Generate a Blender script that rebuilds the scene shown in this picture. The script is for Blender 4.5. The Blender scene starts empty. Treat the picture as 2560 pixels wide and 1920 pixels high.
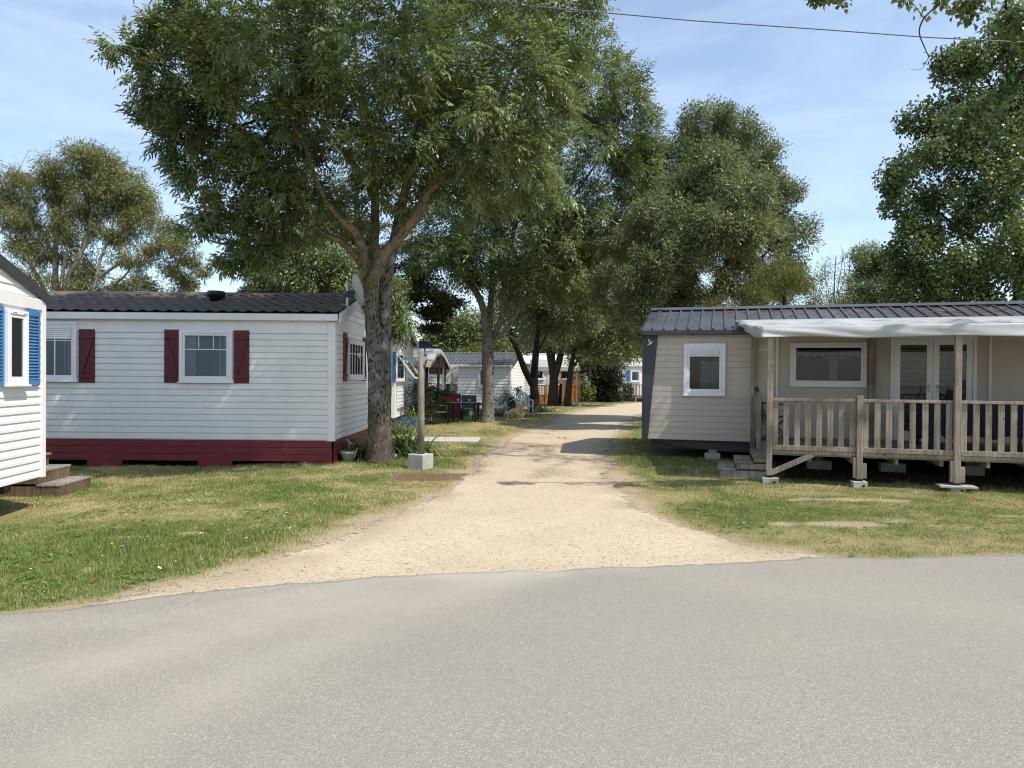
import bpy, math, random
import numpy as np
from mathutils import Vector, Matrix
R = math.radians
random.seed(11)
rng = np.random.default_rng(11)
S = bpy.context.scene
COL = S.collection

# ------------------------------------------------------------------ camera, sky, sun, exposure
EYE = Vector((0, 0, 1.6))
FOC = 1792.0                      # focal length in pixels of a 2560 x 1920 picture
CAMROT = Matrix.Rotation(R(90) - 15 / FOC, 4, 'X') @ Matrix.Rotation(0.008, 4, 'Z')
cam = bpy.data.cameras.new('camera')
cam.sensor_width = 36; cam.lens = 36 * FOC / 2560
cam.clip_start = 0.05; cam.clip_end = 3000
camo = bpy.data.objects.new('camera', cam); COL.objects.link(camo)
camo.matrix_world = Matrix.Translation(EYE) @ CAMROT
S.camera = camo

SUN = Vector((0.60, -0.36, 1.0)).normalized()      # towards the sun
W = bpy.data.worlds.new('World'); S.world = W; W.use_nodes = True
nt = W.node_tree; nt.nodes.clear()
o_ = nt.nodes.new('ShaderNodeOutputWorld'); bg = nt.nodes.new('ShaderNodeBackground')
sky = nt.nodes.new('ShaderNodeTexSky'); sky.sky_type = 'NISHITA'; sky.sun_disc = False
sky.sun_elevation = math.asin(SUN.z); sky.sun_rotation = math.atan2(SUN.x, SUN.y)
sky.air_density = 1.0; sky.dust_density = 0.6; sky.ozone_density = 1.6
bg.inputs['Strength'].default_value = 0.15
# thin cirrus: streaky noise over the sky directions
tc = nt.nodes.new('ShaderNodeTexCoord')
mp = nt.nodes.new('ShaderNodeMapping'); mp.inputs['Scale'].default_value = (1.3, 1.3, 5.5); mp.inputs['Rotation'].default_value = (0.1, 0.25, 0.4)
ns = nt.nodes.new('ShaderNodeTexNoise'); ns.inputs['Scale'].default_value = 1.9; ns.inputs['Detail'].default_value = 7; ns.inputs['Roughness'].default_value = 0.58; ns.inputs['Distortion'].default_value = 0.5
rp = nt.nodes.new('ShaderNodeValToRGB'); rp.color_ramp.elements[0].position = 0.42; rp.color_ramp.elements[0].color = (0.14, 0.14, 0.14, 1)
rp.color_ramp.elements[1].position = 0.80; rp.color_ramp.elements[1].color = (0.46, 0.46, 0.46, 1)
mx = nt.nodes.new('ShaderNodeMix'); mx.data_type = 'RGBA'
L = nt.links.new
L(tc.outputs['Generated'], mp.inputs[0]); L(mp.outputs[0], ns.inputs['Vector']); L(ns.outputs[0], rp.inputs[0])
L(rp.outputs[0], mx.inputs['Factor']); L(sky.outputs[0], mx.inputs['A']); mx.inputs['B'].default_value = (5.6, 6.3, 7.2, 1)
L(mx.outputs['Result'], bg.inputs[0]); L(bg.outputs[0], o_.inputs[0])

sl = bpy.data.lights.new('sun', 'SUN'); sl.energy = 3.9; sl.angle = R(0.53); sl.color = (1, 0.95, 0.86)
so = bpy.data.objects.new('sun', sl); COL.objects.link(so); so.location = (20, -10, 40)
so.rotation_euler = (-SUN).to_track_quat('-Z', 'Y').to_euler()
S.view_settings.view_transform = 'Standard'; S.view_settings.look = 'None'
S.view_settings.exposure = 0.45; S.view_settings.gamma = 1; S.view_settings.use_curve_mapping = False
cy = S.cycles
cy.max_bounces = 8; cy.diffuse_bounces = 3; cy.glossy_bounces = 3; cy.transmission_bounces = 4; cy.transparent_max_bounces = 12
cy.use_denoising = True; cy.pixel_filter_type = 'BLACKMAN_HARRIS'; cy.filter_width = 1.1; cy.sample_clamp_indirect = 4
cy.caustics_reflective = False; cy.caustics_refractive = False

# ------------------------------------------------------------------ measuring the photograph
def ray(px, py):
    return (CAMROT.to_3x3() @ Vector(((px - 1280) / FOC, -(py - 960) / FOC, -1)))
def at(px, py, Y):
    d = ray(px, py); return EYE + d * (Y / d.y)
def gp(px, py, z=0.0):
    d = ray(px, py); return EYE + d * ((z - EYE.z) / d.z)

# ------------------------------------------------------------------ noise and ground shape
def _h(ix, iy, seed):
    n = (ix * 374761393 + iy * 668265263 + seed * 974711) & 0x7fffffff
    n = ((n ^ (n >> 13)) * 1274126177) & 0x7fffffff
    return ((n ^ (n >> 16)) & 0xffff) / 65535.0
def noise2(x, y, sc, seed=0):
    x = np.asarray(x, float) / sc; y = np.asarray(y, float) / sc
    ix = np.floor(x).astype(np.int64); iy = np.floor(y).astype(np.int64)
    fx = x - ix; fy = y - iy; fx = fx * fx * (3 - 2 * fx); fy = fy * fy * (3 - 2 * fy)
    a = _h(ix, iy, seed); b = _h(ix + 1, iy, seed); c = _h(ix, iy + 1, seed); d = _h(ix + 1, iy + 1, seed)
    return (a + (b - a) * fx) * (1 - fy) + (c + (d - c) * fx) * fy
def fbm(x, y, sc, seed=0):
    return 0.5 * noise2(x, y, sc, seed) + 0.3 * noise2(x, y, sc * .47, seed + 1) + 0.2 * noise2(x, y, sc * .21, seed + 2)
def sstep(a, b, x):
    t = np.clip((np.asarray(x, float) - a) / (b - a), 0, 1); return t * t * (3 - 2 * t)
def sdist(poly, x, y):
    """signed distance to a closed polygon, positive inside"""
    x = np.asarray(x, float); y = np.asarray(y, float)
    d2 = np.full(x.shape, 1e18); ins = np.zeros(x.shape, bool)
    n = len(poly)
    for i in range(n):
        ax, ay = poly[i]; bx, by = poly[(i + 1) % n]
        ex, ey = bx - ax, by - ay
        t = np.clip(((x - ax) * ex + (y - ay) * ey) / (ex * ex + ey * ey + 1e-12), 0, 1)
        d2 = np.minimum(d2, (x - ax - t * ex) ** 2 + (y - ay - t * ey) ** 2)
        c = (ay > y) != (by > y)
        xx = ax + (y - ay) * ex / (ey if abs(ey) > 1e-12 else 1e-12)
        ins ^= c & (x < xx)
    return np.sqrt(d2) * np.where(ins, 1, -1)

PATH_L = [(190, 1560), (260, 1513), (452, 1463), (601, 1424), (700, 1392), (800, 1352), (895, 1312), (985, 1282), (1085, 1240), (1165, 1195), (1205, 1150), (1245, 1112),
          (1290, 1090), (1335, 1074), (1370, 1056), (1425, 1033), (1460, 1025), (1515, 1014), (1600, 1006), (1760, 1000)]
PATH_R = [(1760, 1022), (1640, 1030), (1590, 1040), (1558, 1066), (1530, 1101), (1514, 1143), (1524, 1175), (1556, 1214), (1596, 1275), (1700, 1322), (1859, 1366), (2060, 1395), (2160, 1425)]
PATH = [tuple(gp(*p).xy) for p in PATH_L + PATH_R]
EDGE_PX = [(0, 1535), (200, 1517), (420, 1490), (700, 1465), (900, 1448), (1250, 1432), (1500, 1419), (1800, 1404), (2051, 1397), (2219, 1400), (2400, 1396), (2560, 1390)]
EDGE = [(-40, -14), (-14, -1.0), (-7.0, 3.15)] + [tuple(gp(*p).xy) for p in EDGE_PX] + [(7, 6.75), (14, 7.3), (60, 9)]
EX = np.array([e[0] for e in EDGE]); EY = np.array([e[1] for e in EDGE])
def road_edge(x): return np.interp(x, EX, EY)
def gz(x, y):
    x = np.asarray(x, float); y = np.asarray(y, float)
    z = -0.09 * sstep(-3.6, -6.0, x) * sstep(5.5, 8.0, y)
    z = z + 0.10 * np.exp(-(((x + 0.83) / 0.95) ** 2 + ((y - 24.9) / 0.95) ** 2))       # root mound of the second ash
    return z + 0.02 * (noise2(x, y, 1.6, 5) - .5)

# ------------------------------------------------------------------ mesh builder
class MB:
    def __init__(s): s.v = []; s.f = []
    def add(s, vs, fs, M=None):
        o = len(s.v)
        s.v += [tuple(M @ Vector(p)) for p in vs] if M is not None else [tuple(p) for p in vs]
        s.f += [tuple(i + o for i in f) for f in fs]
        return s
    def box(s, x0, x1, y0, y1, z0, z1, M=None):
        return s.add([(x0, y0, z0), (x1, y0, z0), (x1, y1, z0), (x0, y1, z0), (x0, y0, z1), (x1, y0, z1), (x1, y1, z1), (x0, y1, z1)],
                     [(3, 2, 1, 0), (4, 5, 6, 7), (0, 1, 5, 4), (1, 2, 6, 5), (2, 3, 7, 6), (3, 0, 4, 7)], M)
    def bar(s, p, q, w, h, up=(0, 0, 1), M=None):
        p = Vector(p); q = Vector(q); d = (q - p); l = d.length; d.normalize()
        u = Vector(up); sx = d.cross(u)
        if sx.length < 1e-4: sx = d.cross(Vector((1, 0, 0)))
        sx.normalize(); u = sx.cross(d)
        T = Matrix((( sx.x, d.x, u.x, p.x), (sx.y, d.y, u.y, p.y), (sx.z, d.z, u.z, p.z), (0, 0, 0, 1)))
        return s.box(-w / 2, w / 2, 0, l, -h / 2, h / 2, (M @ T) if M is not None else T)
    def prism(s, poly, y0, y1, M=None):
        """(x, z) outline extruded along y"""
        n = len(poly)
        vs = [(x, y0, z) for x, z in poly] + [(x, y1, z) for x, z in poly]
        fs = [tuple(range(n)), tuple(range(2 * n - 1, n - 1, -1))] + [(i, i + n, (i + 1) % n + n, (i + 1) % n) for i in range(n)]
        return s.add(vs, fs, M)
    def tube(s, pts, rad, n=8, M=None, cap=True, rough=0):
        pts = [Vector(p) for p in pts]
        if not hasattr(rad, '__len__'): rad = [rad] * len(pts)
        o = len(s.v); ref = None; vs = []
        for i, p in enumerate(pts):
            t = (pts[min(i + 1, len(pts) - 1)] - pts[max(i - 1, 0)]).normalized()
            if ref is None: ref = t.orthogonal().normalized()
            ref = (ref - t * ref.dot(t))
            if ref.length < 1e-5: ref = t.orthogonal()
            ref.normalize(); b = t.cross(ref)
            for k in range(n):
                a = 2 * math.pi * k / n
                q_ = 1.0
                if rough:
                    ca, sa = math.cos(a), math.sin(a)
                    q_ = 1 + rough * (float(noise2(ca * 1.6 + p.z * .35, sa * 1.6 + p.z * 1.1, .42, 7)) - .5) * 1.6 + rough * .9 * (float(noise2(ca * 3 + 9, sa * 3 + p.z * 5, .5, 8)) - .5) + .30 * math.exp(-max(0, p.z + .02) / .16) * max(0, math.cos(a * 3 + 1.1 + math.sin(a * 2)))
                vs.append(p + (ref * math.cos(a) + b * math.sin(a)) * rad[i] * q_)
        fs = []
        for i in range(len(pts) - 1):
            for k in range(n):
                fs.append((i * n + k, i * n + (k + 1) % n, (i + 1) * n + (k + 1) % n, (i + 1) * n + k))
        if cap:
            fs.append(tuple(range(n - 1, -1, -1))); m = (len(pts) - 1) * n; fs.append(tuple(range(m, m + n)))
        return s.add(vs, fs, M)
    def lathe(s, prof, n=20, M=None):
        vs = [(r * math.cos(2 * math.pi * k / n), r * math.sin(2 * math.pi * k / n), z) for r, z in prof for k in range(n)]
        fs = [(i * n + k, i * n + (k + 1) % n, (i + 1) * n + (k + 1) % n, (i + 1) * n + k) for i in range(len(prof) - 1) for k in range(n)]
        fs.append(tuple(range(n - 1, -1, -1))); m = (len(prof) - 1) * n; fs.append(tuple(range(m, m + n)))
        return s.add(vs, fs, M)
    def build(s, name, mat, parent=None, bevel=0.0, smooth=False):
        me = bpy.data.meshes.new(name); me.from_pydata(s.v, [], s.f); me.validate()
        return link(name, me, mat, parent, bevel, smooth)
def link(name, me, mat, parent=None, bevel=0.0, smooth=False):
    if mat is not None: me.materials.append(mat)
    if smooth: me.polygons.foreach_set('use_smooth', np.ones(len(me.polygons), bool))
    o = bpy.data.objects.new(name, me); COL.objects.link(o)
    if parent is not None: o.parent = parent
    if bevel:
        b = o.modifiers.new('bevel', 'BEVEL'); b.width = bevel; b.segments = 2; b.limit_method = 'ANGLE'; b.angle_limit = R(40)
    return o
def tag(o, label=None, cat=None, group=None, kind=None):
    if label: o['label'] = label
    if cat: o['category'] = cat
    if group: o['group'] = group
    if kind: o['kind'] = kind
    return o
def thing(name, label, cat, loc=(0, 0, 0), rz=0.0, group=None):
    o = bpy.data.objects.new(name, None); COL.objects.link(o); o.empty_display_size = .2
    o.location = loc; o.rotation_euler = (0, 0, rz)
    return tag(o, label, cat, group)
def copy_thing(src, loc, rz, label, group=None, scale=None):
    r = src.copy(); COL.objects.link(r); r.location = loc; r.rotation_euler = (0, 0, rz); r['label'] = label
    if group: r['group'] = group
    if scale: r.scale = scale
    for ch in list(src.children):
        c = ch.copy(); COL.objects.link(c); c.parent = r
        for g in list(ch.children):
            d = g.copy(); COL.objects.link(d); d.parent = c
    return r
def np_mesh(name, verts, faces, k, attrs=None):
    """verts (n,3), faces (m,k) to a mesh; attrs: name -> per-vertex floats"""
    me = bpy.data.meshes.new(name)
    n, m = len(verts), len(faces)
    me.vertices.add(n); me.vertices.foreach_set('co', np.ascontiguousarray(verts, np.float32).ravel())
    me.loops.add(m * k); me.loops.foreach_set('vertex_index', np.ascontiguousarray(faces, np.int32).ravel())
    me.polygons.add(m); me.polygons.foreach_set('loop_start', np.arange(0, m * k, k, dtype=np.int32))
    try: me.polygons.foreach_set('loop_total', np.full(m, k, np.int32))
    except Exception: pass
    for a, val in (attrs or {}).items():
        at_ = me.attributes.new(a, 'FLOAT', 'POINT'); at_.data.foreach_set('value', np.ascontiguousarray(val, np.float32))
    me.update(calc_edges=True)
    return me

# ------------------------------------------------------------------ materials
def new_mat(name):
    m = bpy.data.materials.new(name); m.use_nodes = True; t = m.node_tree; t.nodes.clear()
    o = t.nodes.new('ShaderNodeOutputMaterial'); b = t.nodes.new('ShaderNodeBsdfPrincipled'); t.links.new(b.outputs[0], o.inputs[0])
    return m, t, b, o
def nd(t, kind, **kw):
    n = t.nodes.new(kind)
    for k, v in kw.items():
        if k in n.inputs: n.inputs[k].default_value = v
        else: setattr(n, k, v)
    return n
def c4(c): return (c[0], c[1], c[2], 1)
def noise_fac(t, scale, lo=.35, hi=.65, stretch=(1, 1, 1), detail=5, coord='Object', rough=.6):
    tcn = t.nodes.new('ShaderNodeTexCoord'); m = t.nodes.new('ShaderNodeMapping'); m.inputs['Scale'].default_value = stretch
    n = nd(t, 'ShaderNodeTexNoise', Scale=scale, Detail=detail, Roughness=rough)
    t.links.new(tcn.outputs[coord], m.inputs[0]); t.links.new(m.outputs[0], n.inputs['Vector'])
    mr = t.nodes.new('ShaderNodeMapRange'); mr.inputs['From Min'].default_value = lo; mr.inputs['From Max'].default_value = hi
    t.links.new(n.outputs[0], mr.inputs[0])
    return mr.outputs[0], n.outputs[0], m.outputs[0]
def mixc(t, fac, a, b, blend='MIX'):
    n = t.nodes.new('ShaderNodeMix'); n.data_type = 'RGBA'; n.blend_type = blend
    for s, v in (('Factor', fac), ('A', a), ('B', b)):
        if hasattr(v, 'is_output') or hasattr(v, 'links'): t.links.new(v, n.inputs[s])
        elif s == 'Factor': n.inputs[s].default_value = v
        else: n.inputs[s].default_value = c4(v)
    return n.outputs['Result']
def bump(t, b, height, strength=.3, dist=.01):
    n = nd(t, 'ShaderNodeBump', Strength=strength, Distance=dist); t.links.new(height, n.inputs['Height']); t.links.new(n.outputs[0], b.inputs['Normal'])
def M(name, col, rough=.6, col2=None, scale=3, stretch=(1, 1, 1), metal=0, spec=.5, bmp=0, bscale=60, lo=.35, hi=.68):
    m, t, b, o = new_mat(name)
    b.inputs['Roughness'].default_value = rough; b.inputs['Metallic'].default_value = metal; b.inputs['Specular IOR Level'].default_value = spec
    col2 = col2 or tuple(c * .82 for c in col)
    f, n, v = noise_fac(t, scale, lo, hi, stretch)
    t.links.new(mixc(t, f, col, col2), b.inputs['Base Color'])
    if bmp:
        f2, n2, v2 = noise_fac(t, bscale, 0, 1, stretch); bump(t, b, n2, bmp, .006)
    return m
def wood(name, a, bcol, c, rough=.75):
    m, t, b, o = new_mat(name); b.inputs['Roughness'].default_value = rough; b.inputs['Specular IOR Level'].default_value = .25
    f, n, v = noise_fac(t, 5, .35, .65, (1, 1, .12), 6); f2, n2, v2 = noise_fac(t, 38, .4, .66, (1, 1, .06), 4)
    oi = t.nodes.new('ShaderNodeTexCoord'); k = nd(t, 'ShaderNodeTexNoise', Scale=2.6, Detail=1.0); t.links.new(oi.outputs['Object'], k.inputs['Vector'])
    c1 = mixc(t, f, a, bcol); c2 = mixc(t, f2, c1, c)
    mr = t.nodes.new('ShaderNodeMapRange'); mr.inputs['From Min'].default_value = .35; mr.inputs['From Max'].default_value = .65; mr.inputs['To Min'].default_value = .78; mr.inputs['To Max'].default_value = 1.18
    t.links.new(k.outputs[0], mr.inputs[0])
    hs = nd(t, 'ShaderNodeHueSaturation'); t.links.new(mr.outputs[0], hs.inputs['Value']); t.links.new(c2, hs.inputs['Color'])
    # dark knots
    vo = nd(t, 'ShaderNodeTexVoronoi', Scale=5.0); mpp = t.nodes.new('ShaderNodeMapping'); mpp.inputs['Scale'].default_value = (1, 1, .8)
    t.links.new(oi.outputs['Object'], mpp.inputs[0]); t.links.new(mpp.outputs[0], vo.inputs['Vector'])
    kr = t.nodes.new('ShaderNodeMapRange'); kr.inputs['From Min'].default_value = .05; kr.inputs['From Max'].default_value = .11; kr.inputs['To Min'].default_value = .75; kr.inputs['To Max'].default_value = 0
    t.links.new(vo.outputs['Distance'], kr.inputs[0])
    t.links.new(mixc(t, kr.outputs[0], hs.outputs[0], (.07, .045, .03)), b.inputs['Base Color'])
    bump(t, b, n2, .35, .004)
    return m
def leafmat(name, a, bcol, rough=.42, trans=.28, spec=.5, dead=None):
    m, t, b, o = new_mat(name); b.inputs['Roughness'].default_value = rough; b.inputs['Specular IOR Level'].default_value = spec
    an = t.nodes.new('ShaderNodeAttribute'); an.attribute_name = 'tint'
    cr = t.nodes.new('ShaderNodeValToRGB'); e = cr.color_ramp.elements
    e[0].position = 0; e[0].color = c4(a); e[1].position = .93; e[1].color = c4(bcol)
    if dead: x = cr.color_ramp.elements.new(.97); x.color = c4(dead)
    t.links.new(an.outputs['Fac'], cr.inputs[0]); t.links.new(cr.outputs[0], b.inputs['Base Color'])
    tr = t.nodes.new('ShaderNodeBsdfTranslucent'); hs = nd(t, 'ShaderNodeHueSaturation', Hue=.485, Saturation=1.1, Value=1.7)
    t.links.new(cr.outputs[0], hs.inputs['Color']); t.links.new(hs.outputs[0], tr.inputs['Color'])
    ms = nd(t, 'ShaderNodeMixShader', Fac=trans); t.links.new(b.outputs[0], ms.inputs[1]); t.links.new(tr.outputs[0], ms.inputs[2]); t.links.new(ms.outputs[0], o.inputs[0])
    return m
def barkmat(name, a, bcol, dark, lichen=None, sc=1.0, lich_lo=.56, base=None):
    m, t, b, o = new_mat(name); b.inputs['Roughness'].default_value = .9; b.inputs['Specular IOR Level'].default_value = .15
    f, n, v = noise_fac(t, 7 * sc, .38, .62, (1, 1, .45), 6); f2, n2, v2 = noise_fac(t, 14 * sc, .52, .62, (1, 1, .7), 4); f3, n3, v3 = noise_fac(t, 30 * sc, .3, .7, (1, 1, .3), 5)
    c1 = mixc(t, f, a, bcol); c2 = mixc(t, f2, c1, dark)
    if lichen:
        f4, n4, v4 = noise_fac(t, 3.2 * sc, lich_lo, lich_lo + .1, (1, 1, .8), 7); c2 = mixc(t, f4, c2, lichen)
    if base:
        tz = t.nodes.new('ShaderNodeTexCoord'); sp = t.nodes.new('ShaderNodeSeparateXYZ'); t.links.new(tz.outputs['Object'], sp.inputs[0])
        ad = nd(t, 'ShaderNodeMath', operation='MULTIPLY_ADD'); ad.inputs[1].default_value = 1.6; t.links.new(n, ad.inputs[0]); t.links.new(sp.outputs[2], ad.inputs[2])
        mr = t.nodes.new('ShaderNodeMapRange'); mr.inputs['From Min'].default_value = .9; mr.inputs['From Max'].default_value = 2.2; mr.inputs['To Min'].default_value = .85; mr.inputs['To Max'].default_value = 0
        t.links.new(ad.outputs[0], mr.inputs[0]); c2 = mixc(t, mr.outputs[0], c2, base)
    t.links.new(c2, b.inputs['Base Color']); bump(t, b, n3, .8, .03)
    return m
def glassmat(name, tint=(.93, .96, 1), fac=.10):
    m, t, b, o = new_mat(name); t.nodes.remove(b)
    tr = t.nodes.new('ShaderNodeBsdfTransparent'); tr.inputs[0].default_value = c4(tint)
    gl = t.nodes.new('ShaderNodeBsdfGlossy'); gl.inputs['Roughness'].default_value = .02
    fr = nd(t, 'ShaderNodeFresnel', IOR=1.5); ad = nd(t, 'ShaderNodeMath', operation='ADD'); ad.inputs[1].default_value = fac
    t.links.new(fr.outputs[0], ad.inputs[0])
    ms = t.nodes.new('ShaderNodeMixShader'); t.links.new(ad.outputs[0], ms.inputs[0]); t.links.new(tr.outputs[0], ms.inputs[1]); t.links.new(gl.outputs[0], ms.inputs[2]); t.links.new(ms.outputs[0], o.inputs[0])
    return m
def stripemat(name, a, bcol, scale):
    m, t, b, o = new_mat(name); b.inputs['Roughness'].default_value = .8
    tcn = t.nodes.new('ShaderNodeTexCoord'); w = nd(t, 'ShaderNodeTexWave', Scale=scale); w.bands_direction = 'X'
    t.links.new(tcn.outputs['Object'], w.inputs['Vector'])
    r_ = t.nodes.new('ShaderNodeMapRange'); r_.inputs['From Min'].default_value = .45; r_.inputs['From Max'].default_value = .55
    t.links.new(w.outputs['Fac'], r_.inputs[0]); t.links.new(mixc(t, r_.outputs[0], a, bcol), b.inputs['Base Color'])
    return m
def sidingmat(name, col, dirt, rough=.45):
    m, t, b, o = new_mat(name); b.inputs['Roughness'].default_value = rough; b.inputs['Specular IOR Level'].default_value = .35
    f, n, v = noise_fac(t, 1.2, .4, .75, (1, 1, .5), 6); f2, n2, v2 = noise_fac(t, 3, .52, .85, (1, 1, .6), 6)
    c1 = mixc(t, f, col, tuple(c * .95 for c in col)); c2 = mixc(t, f2, c1, tuple(c * .7 + d * .3 for c, d in zip(col, dirt)))
    t.links.new(c2, b.inputs['Base Color'])
    return m

WHITE = sidingmat('white_siding', (.79, .775, .745), (.42, .43, .38))
WHITEB = sidingmat('warm_white_siding', (.80, .79, .76), (.5, .48, .42))
TAN = sidingmat('tan_siding', (.57, .50, .415), (.25, .22, .18), .55)
TRIM = M('white_trim', (.80, .785, .76), .4, (.73, .715, .69), 2)
CREAM = M('cream_trim', (.66, .63, .55), .5)
GREYTRIM = M('pale_grey_trim', (.60, .62, .66), .45)
PVC = M('white_pvc', (.81, .80, .79), .3, (.76, .755, .745))
BORDEAUX = M('bordeaux_paint', (.105, .012, .016), .5, (.085, .011, .014), 6)
BORDSKIRT = M('bordeaux_skirt', (.195, .024, .030), .55, (.14, .019, .023), 3)
BLUE = M('blue_paint', (.065, .20, .42), .45, (.055, .17, .36), 5)
BLUEDARK = M('deep_blue_paint', (.03, .09, .28), .5)
ANTH = M('anthracite_metal', (.045, .05, .062), .42, (.038, .042, .052), 4, spec=.4)
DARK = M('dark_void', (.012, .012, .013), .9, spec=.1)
CHASSIS = M('dark_steel', (.03, .032, .036), .6, (.05, .045, .04), 6)
BLACKP = M('black_paint', (.012, .013, .017), .4)
GLASS = glassmat('window_glass', (.93, .96, 1), .02)
GLASS2 = glassmat('dark_window_glass', (.72, .75, .77), -.012)
CURT = M('sheer_curtain', (.29, .315, .335), .9, (.25, .275, .295), 3)
CURTL_OR_BACKLIGHT = M('pale_curtain_or_backlight', (.48, .50, .51), .9, (.40, .42, .435), 3)
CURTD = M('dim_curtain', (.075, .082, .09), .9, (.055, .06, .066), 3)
BLIND_OR_BACKLIGHT = M('pale_blind_or_backlight', (.36, .37, .37), .8)
WOODG = wood('weathered_wood', (.37, .305, .23), (.30, .25, .195), (.195, .155, .115))
WOODB = wood('brown_step_wood', (.20, .135, .08), (.16, .115, .07), (.085, .06, .04))
WOODT = wood('grey_tread_wood', (.36, .325, .285), (.28, .25, .215), (.15, .125, .10))
WOODO = wood('orange_stained_wood', (.50, .21, .055), (.40, .155, .04), (.26, .095, .025))
WOODD = wood('dark_brown_wood', (.05, .03, .02), (.04, .025, .016), (.02, .013, .01))
WOODP = wood('pole_wood', (.30, .255, .215), (.235, .195, .165), (.14, .115, .095))
CONC = M('concrete', (.44, .42, .37), .9, (.31, .295, .26), 5, bmp=.4, bscale=40)
CONCL = M('pale_concrete', (.53, .49, .43), .9, (.40, .37, .32), 6, bmp=.3)
TARP = M('white_tarpaulin', (.47, .47, .45), .4, (.37, .37, .35), 3, lo=.4, hi=.8)
STEEL = M('galvanised_steel', (.46, .47, .48), .45, (.38, .39, .40), 8, metal=.6)
DISHM = M('dish_paint', (.62, .61, .57), .5)
SOLAR = M('solar_cells', (.01, .012, .025), .15)
LAMPG = M('lamp_glass', (.62, .58, .46), .3)
TERRA = M('green_glazed_pot', (.42, .45, .36), .55, (.35, .38, .30), 4)
PLASTW = M('white_plastic', (.66, .68, .72), .4)
RED = M('red_fabric', (.33, .022, .035), .8, (.28, .018, .03), 5)
TURQ = M('turquoise_plastic', (.05, .32, .36), .5)
GOLD = M('ochre_paint', (.72, .60, .32), .5, (.60, .46, .20), 9)
STRIPE = stripemat('brown_striped_canvas', (.55, .50, .42), (.17, .085, .03), 3.2)
STRIPEG = stripemat('grey_striped_canvas', (.62, .58, .50), (.27, .24, .20), 5.0)
CABLE = M('cable_sheath', (.16, .15, .17), .5)
# ------------------------------------------------------------------ ground, path, road
def groundmat():
    m, t, b, o = new_mat('lawn_soil'); b.inputs['Roughness'].default_value = .95; b.inputs['Specular IOR Level'].default_value = .1
    def A(n):
        a = t.nodes.new('ShaderNodeAttribute'); a.attribute_name = n; return a.outputs['Fac']
    f, n, v = noise_fac(t, 30, .3, .7, detail=6); f2, n2, v2 = noise_fac(t, 7, .35, .65, detail=6)
    g = mixc(t, f, (.10, .12, .036), (.17, .175, .065)); d = mixc(t, f, (.36, .29, .15), (.27, .215, .11))
    gd = mixc(t, A('dry'), g, d); sand = mixc(t, f2, (.42, .335, .225), (.33, .25, .165)); sand = mixc(t, f, sand, (.37, .30, .205))
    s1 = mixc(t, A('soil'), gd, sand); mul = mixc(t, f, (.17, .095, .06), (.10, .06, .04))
    t.links.new(mixc(t, A('mulch_shade'), s1, mul), b.inputs['Base Color']); bump(t, b, n, .6, .03)
    return m
PATCHES = [(gp(2105, 1250), .95, .16), (gp(2085, 1310), .8, .15), (gp(2240, 1305), .3, .07), (gp(1000, 1225), .25, .1), (gp(480, 1335), .18, .10), (gp(330, 1345), .3, .06), (gp(2500, 1290), .3, .08)]
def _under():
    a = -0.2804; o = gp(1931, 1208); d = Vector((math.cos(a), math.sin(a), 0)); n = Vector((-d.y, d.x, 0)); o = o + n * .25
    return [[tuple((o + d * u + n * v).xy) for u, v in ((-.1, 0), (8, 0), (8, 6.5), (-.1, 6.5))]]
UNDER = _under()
def masks(x, y):
    pd = sdist(PATH, x, y)
    dry = sstep(.33, .77, .62 * fbm(x, y, 1.7, 3) + .38 * fbm(x, y, .42, 41))
    dry = np.maximum(dry, .8 * sstep(-.9, -.1, pd + .5 * (noise2(x, y, .7, 9) - .5)))
    left_front = sstep(-1.0, -3.0, x) * sstep(8.4, 5.8, y)
    dry = dry * (1 - .75 * left_front)
    dry = np.clip(dry + .35 * sstep(15, 22, y) * sstep(.4, .6, noise2(x, y, 2.5, 77)) + .5 * np.exp(-(((x + .6) / 1.6) ** 2 + ((y - 23.2) / 1.0) ** 2)), 0, 1)
    soil = sstep(-.42, .05, pd + .40 * (noise2(x, y, .45, 19) - .5) + .2 * (noise2(x, y, .14, 29) - .5))
    for c, rx, ry in PATCHES:
        r = np.sqrt(((x - c.x) / rx) ** 2 + ((y - c.y) / ry) ** 2) + .9 * (noise2(x, y, .25, 31) - .5)
        soil = np.maximum(soil, .85 * sstep(1.1, .6, r))
    mc = gp(1010, 1195)
    mr_ = np.sqrt(((x - mc.x - .35) / 1.25) ** 2 + ((y - mc.y - .1) / .62) ** 2) + .7 * (noise2(x, y, .4, 37) - .5)
    mulch_shade = .85 * sstep(1.05, .55, mr_)
    for q in UNDER: u_ = sstep(.05, .5, sdist(q, x, y)); mulch_shade = np.maximum(mulch_shade, .9 * u_)  # dark brown ground tone also paints in the shade beneath the deck
    rd = y - road_edge(x)
    soil = np.maximum(soil, .7 * sstep(.16, .0, rd + .12 * (noise2(x, y, .2, 61) - .5)))
    return pd, dry, soil, mulch_shade, rd
def grid_axis(dense0, dense1, step, far0, far1):
    a = list(np.arange(dense0, dense1, step)); s = step; x = dense1
    while x < far1: a.append(x); s *= 1.35; x += s
    a.append(far1); s = step; x = dense0 - step; pre = []
    while x > far0: pre.append(x); s *= 1.35; x -= s
    pre.append(far0); return np.array(pre[::-1] + a)
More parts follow.
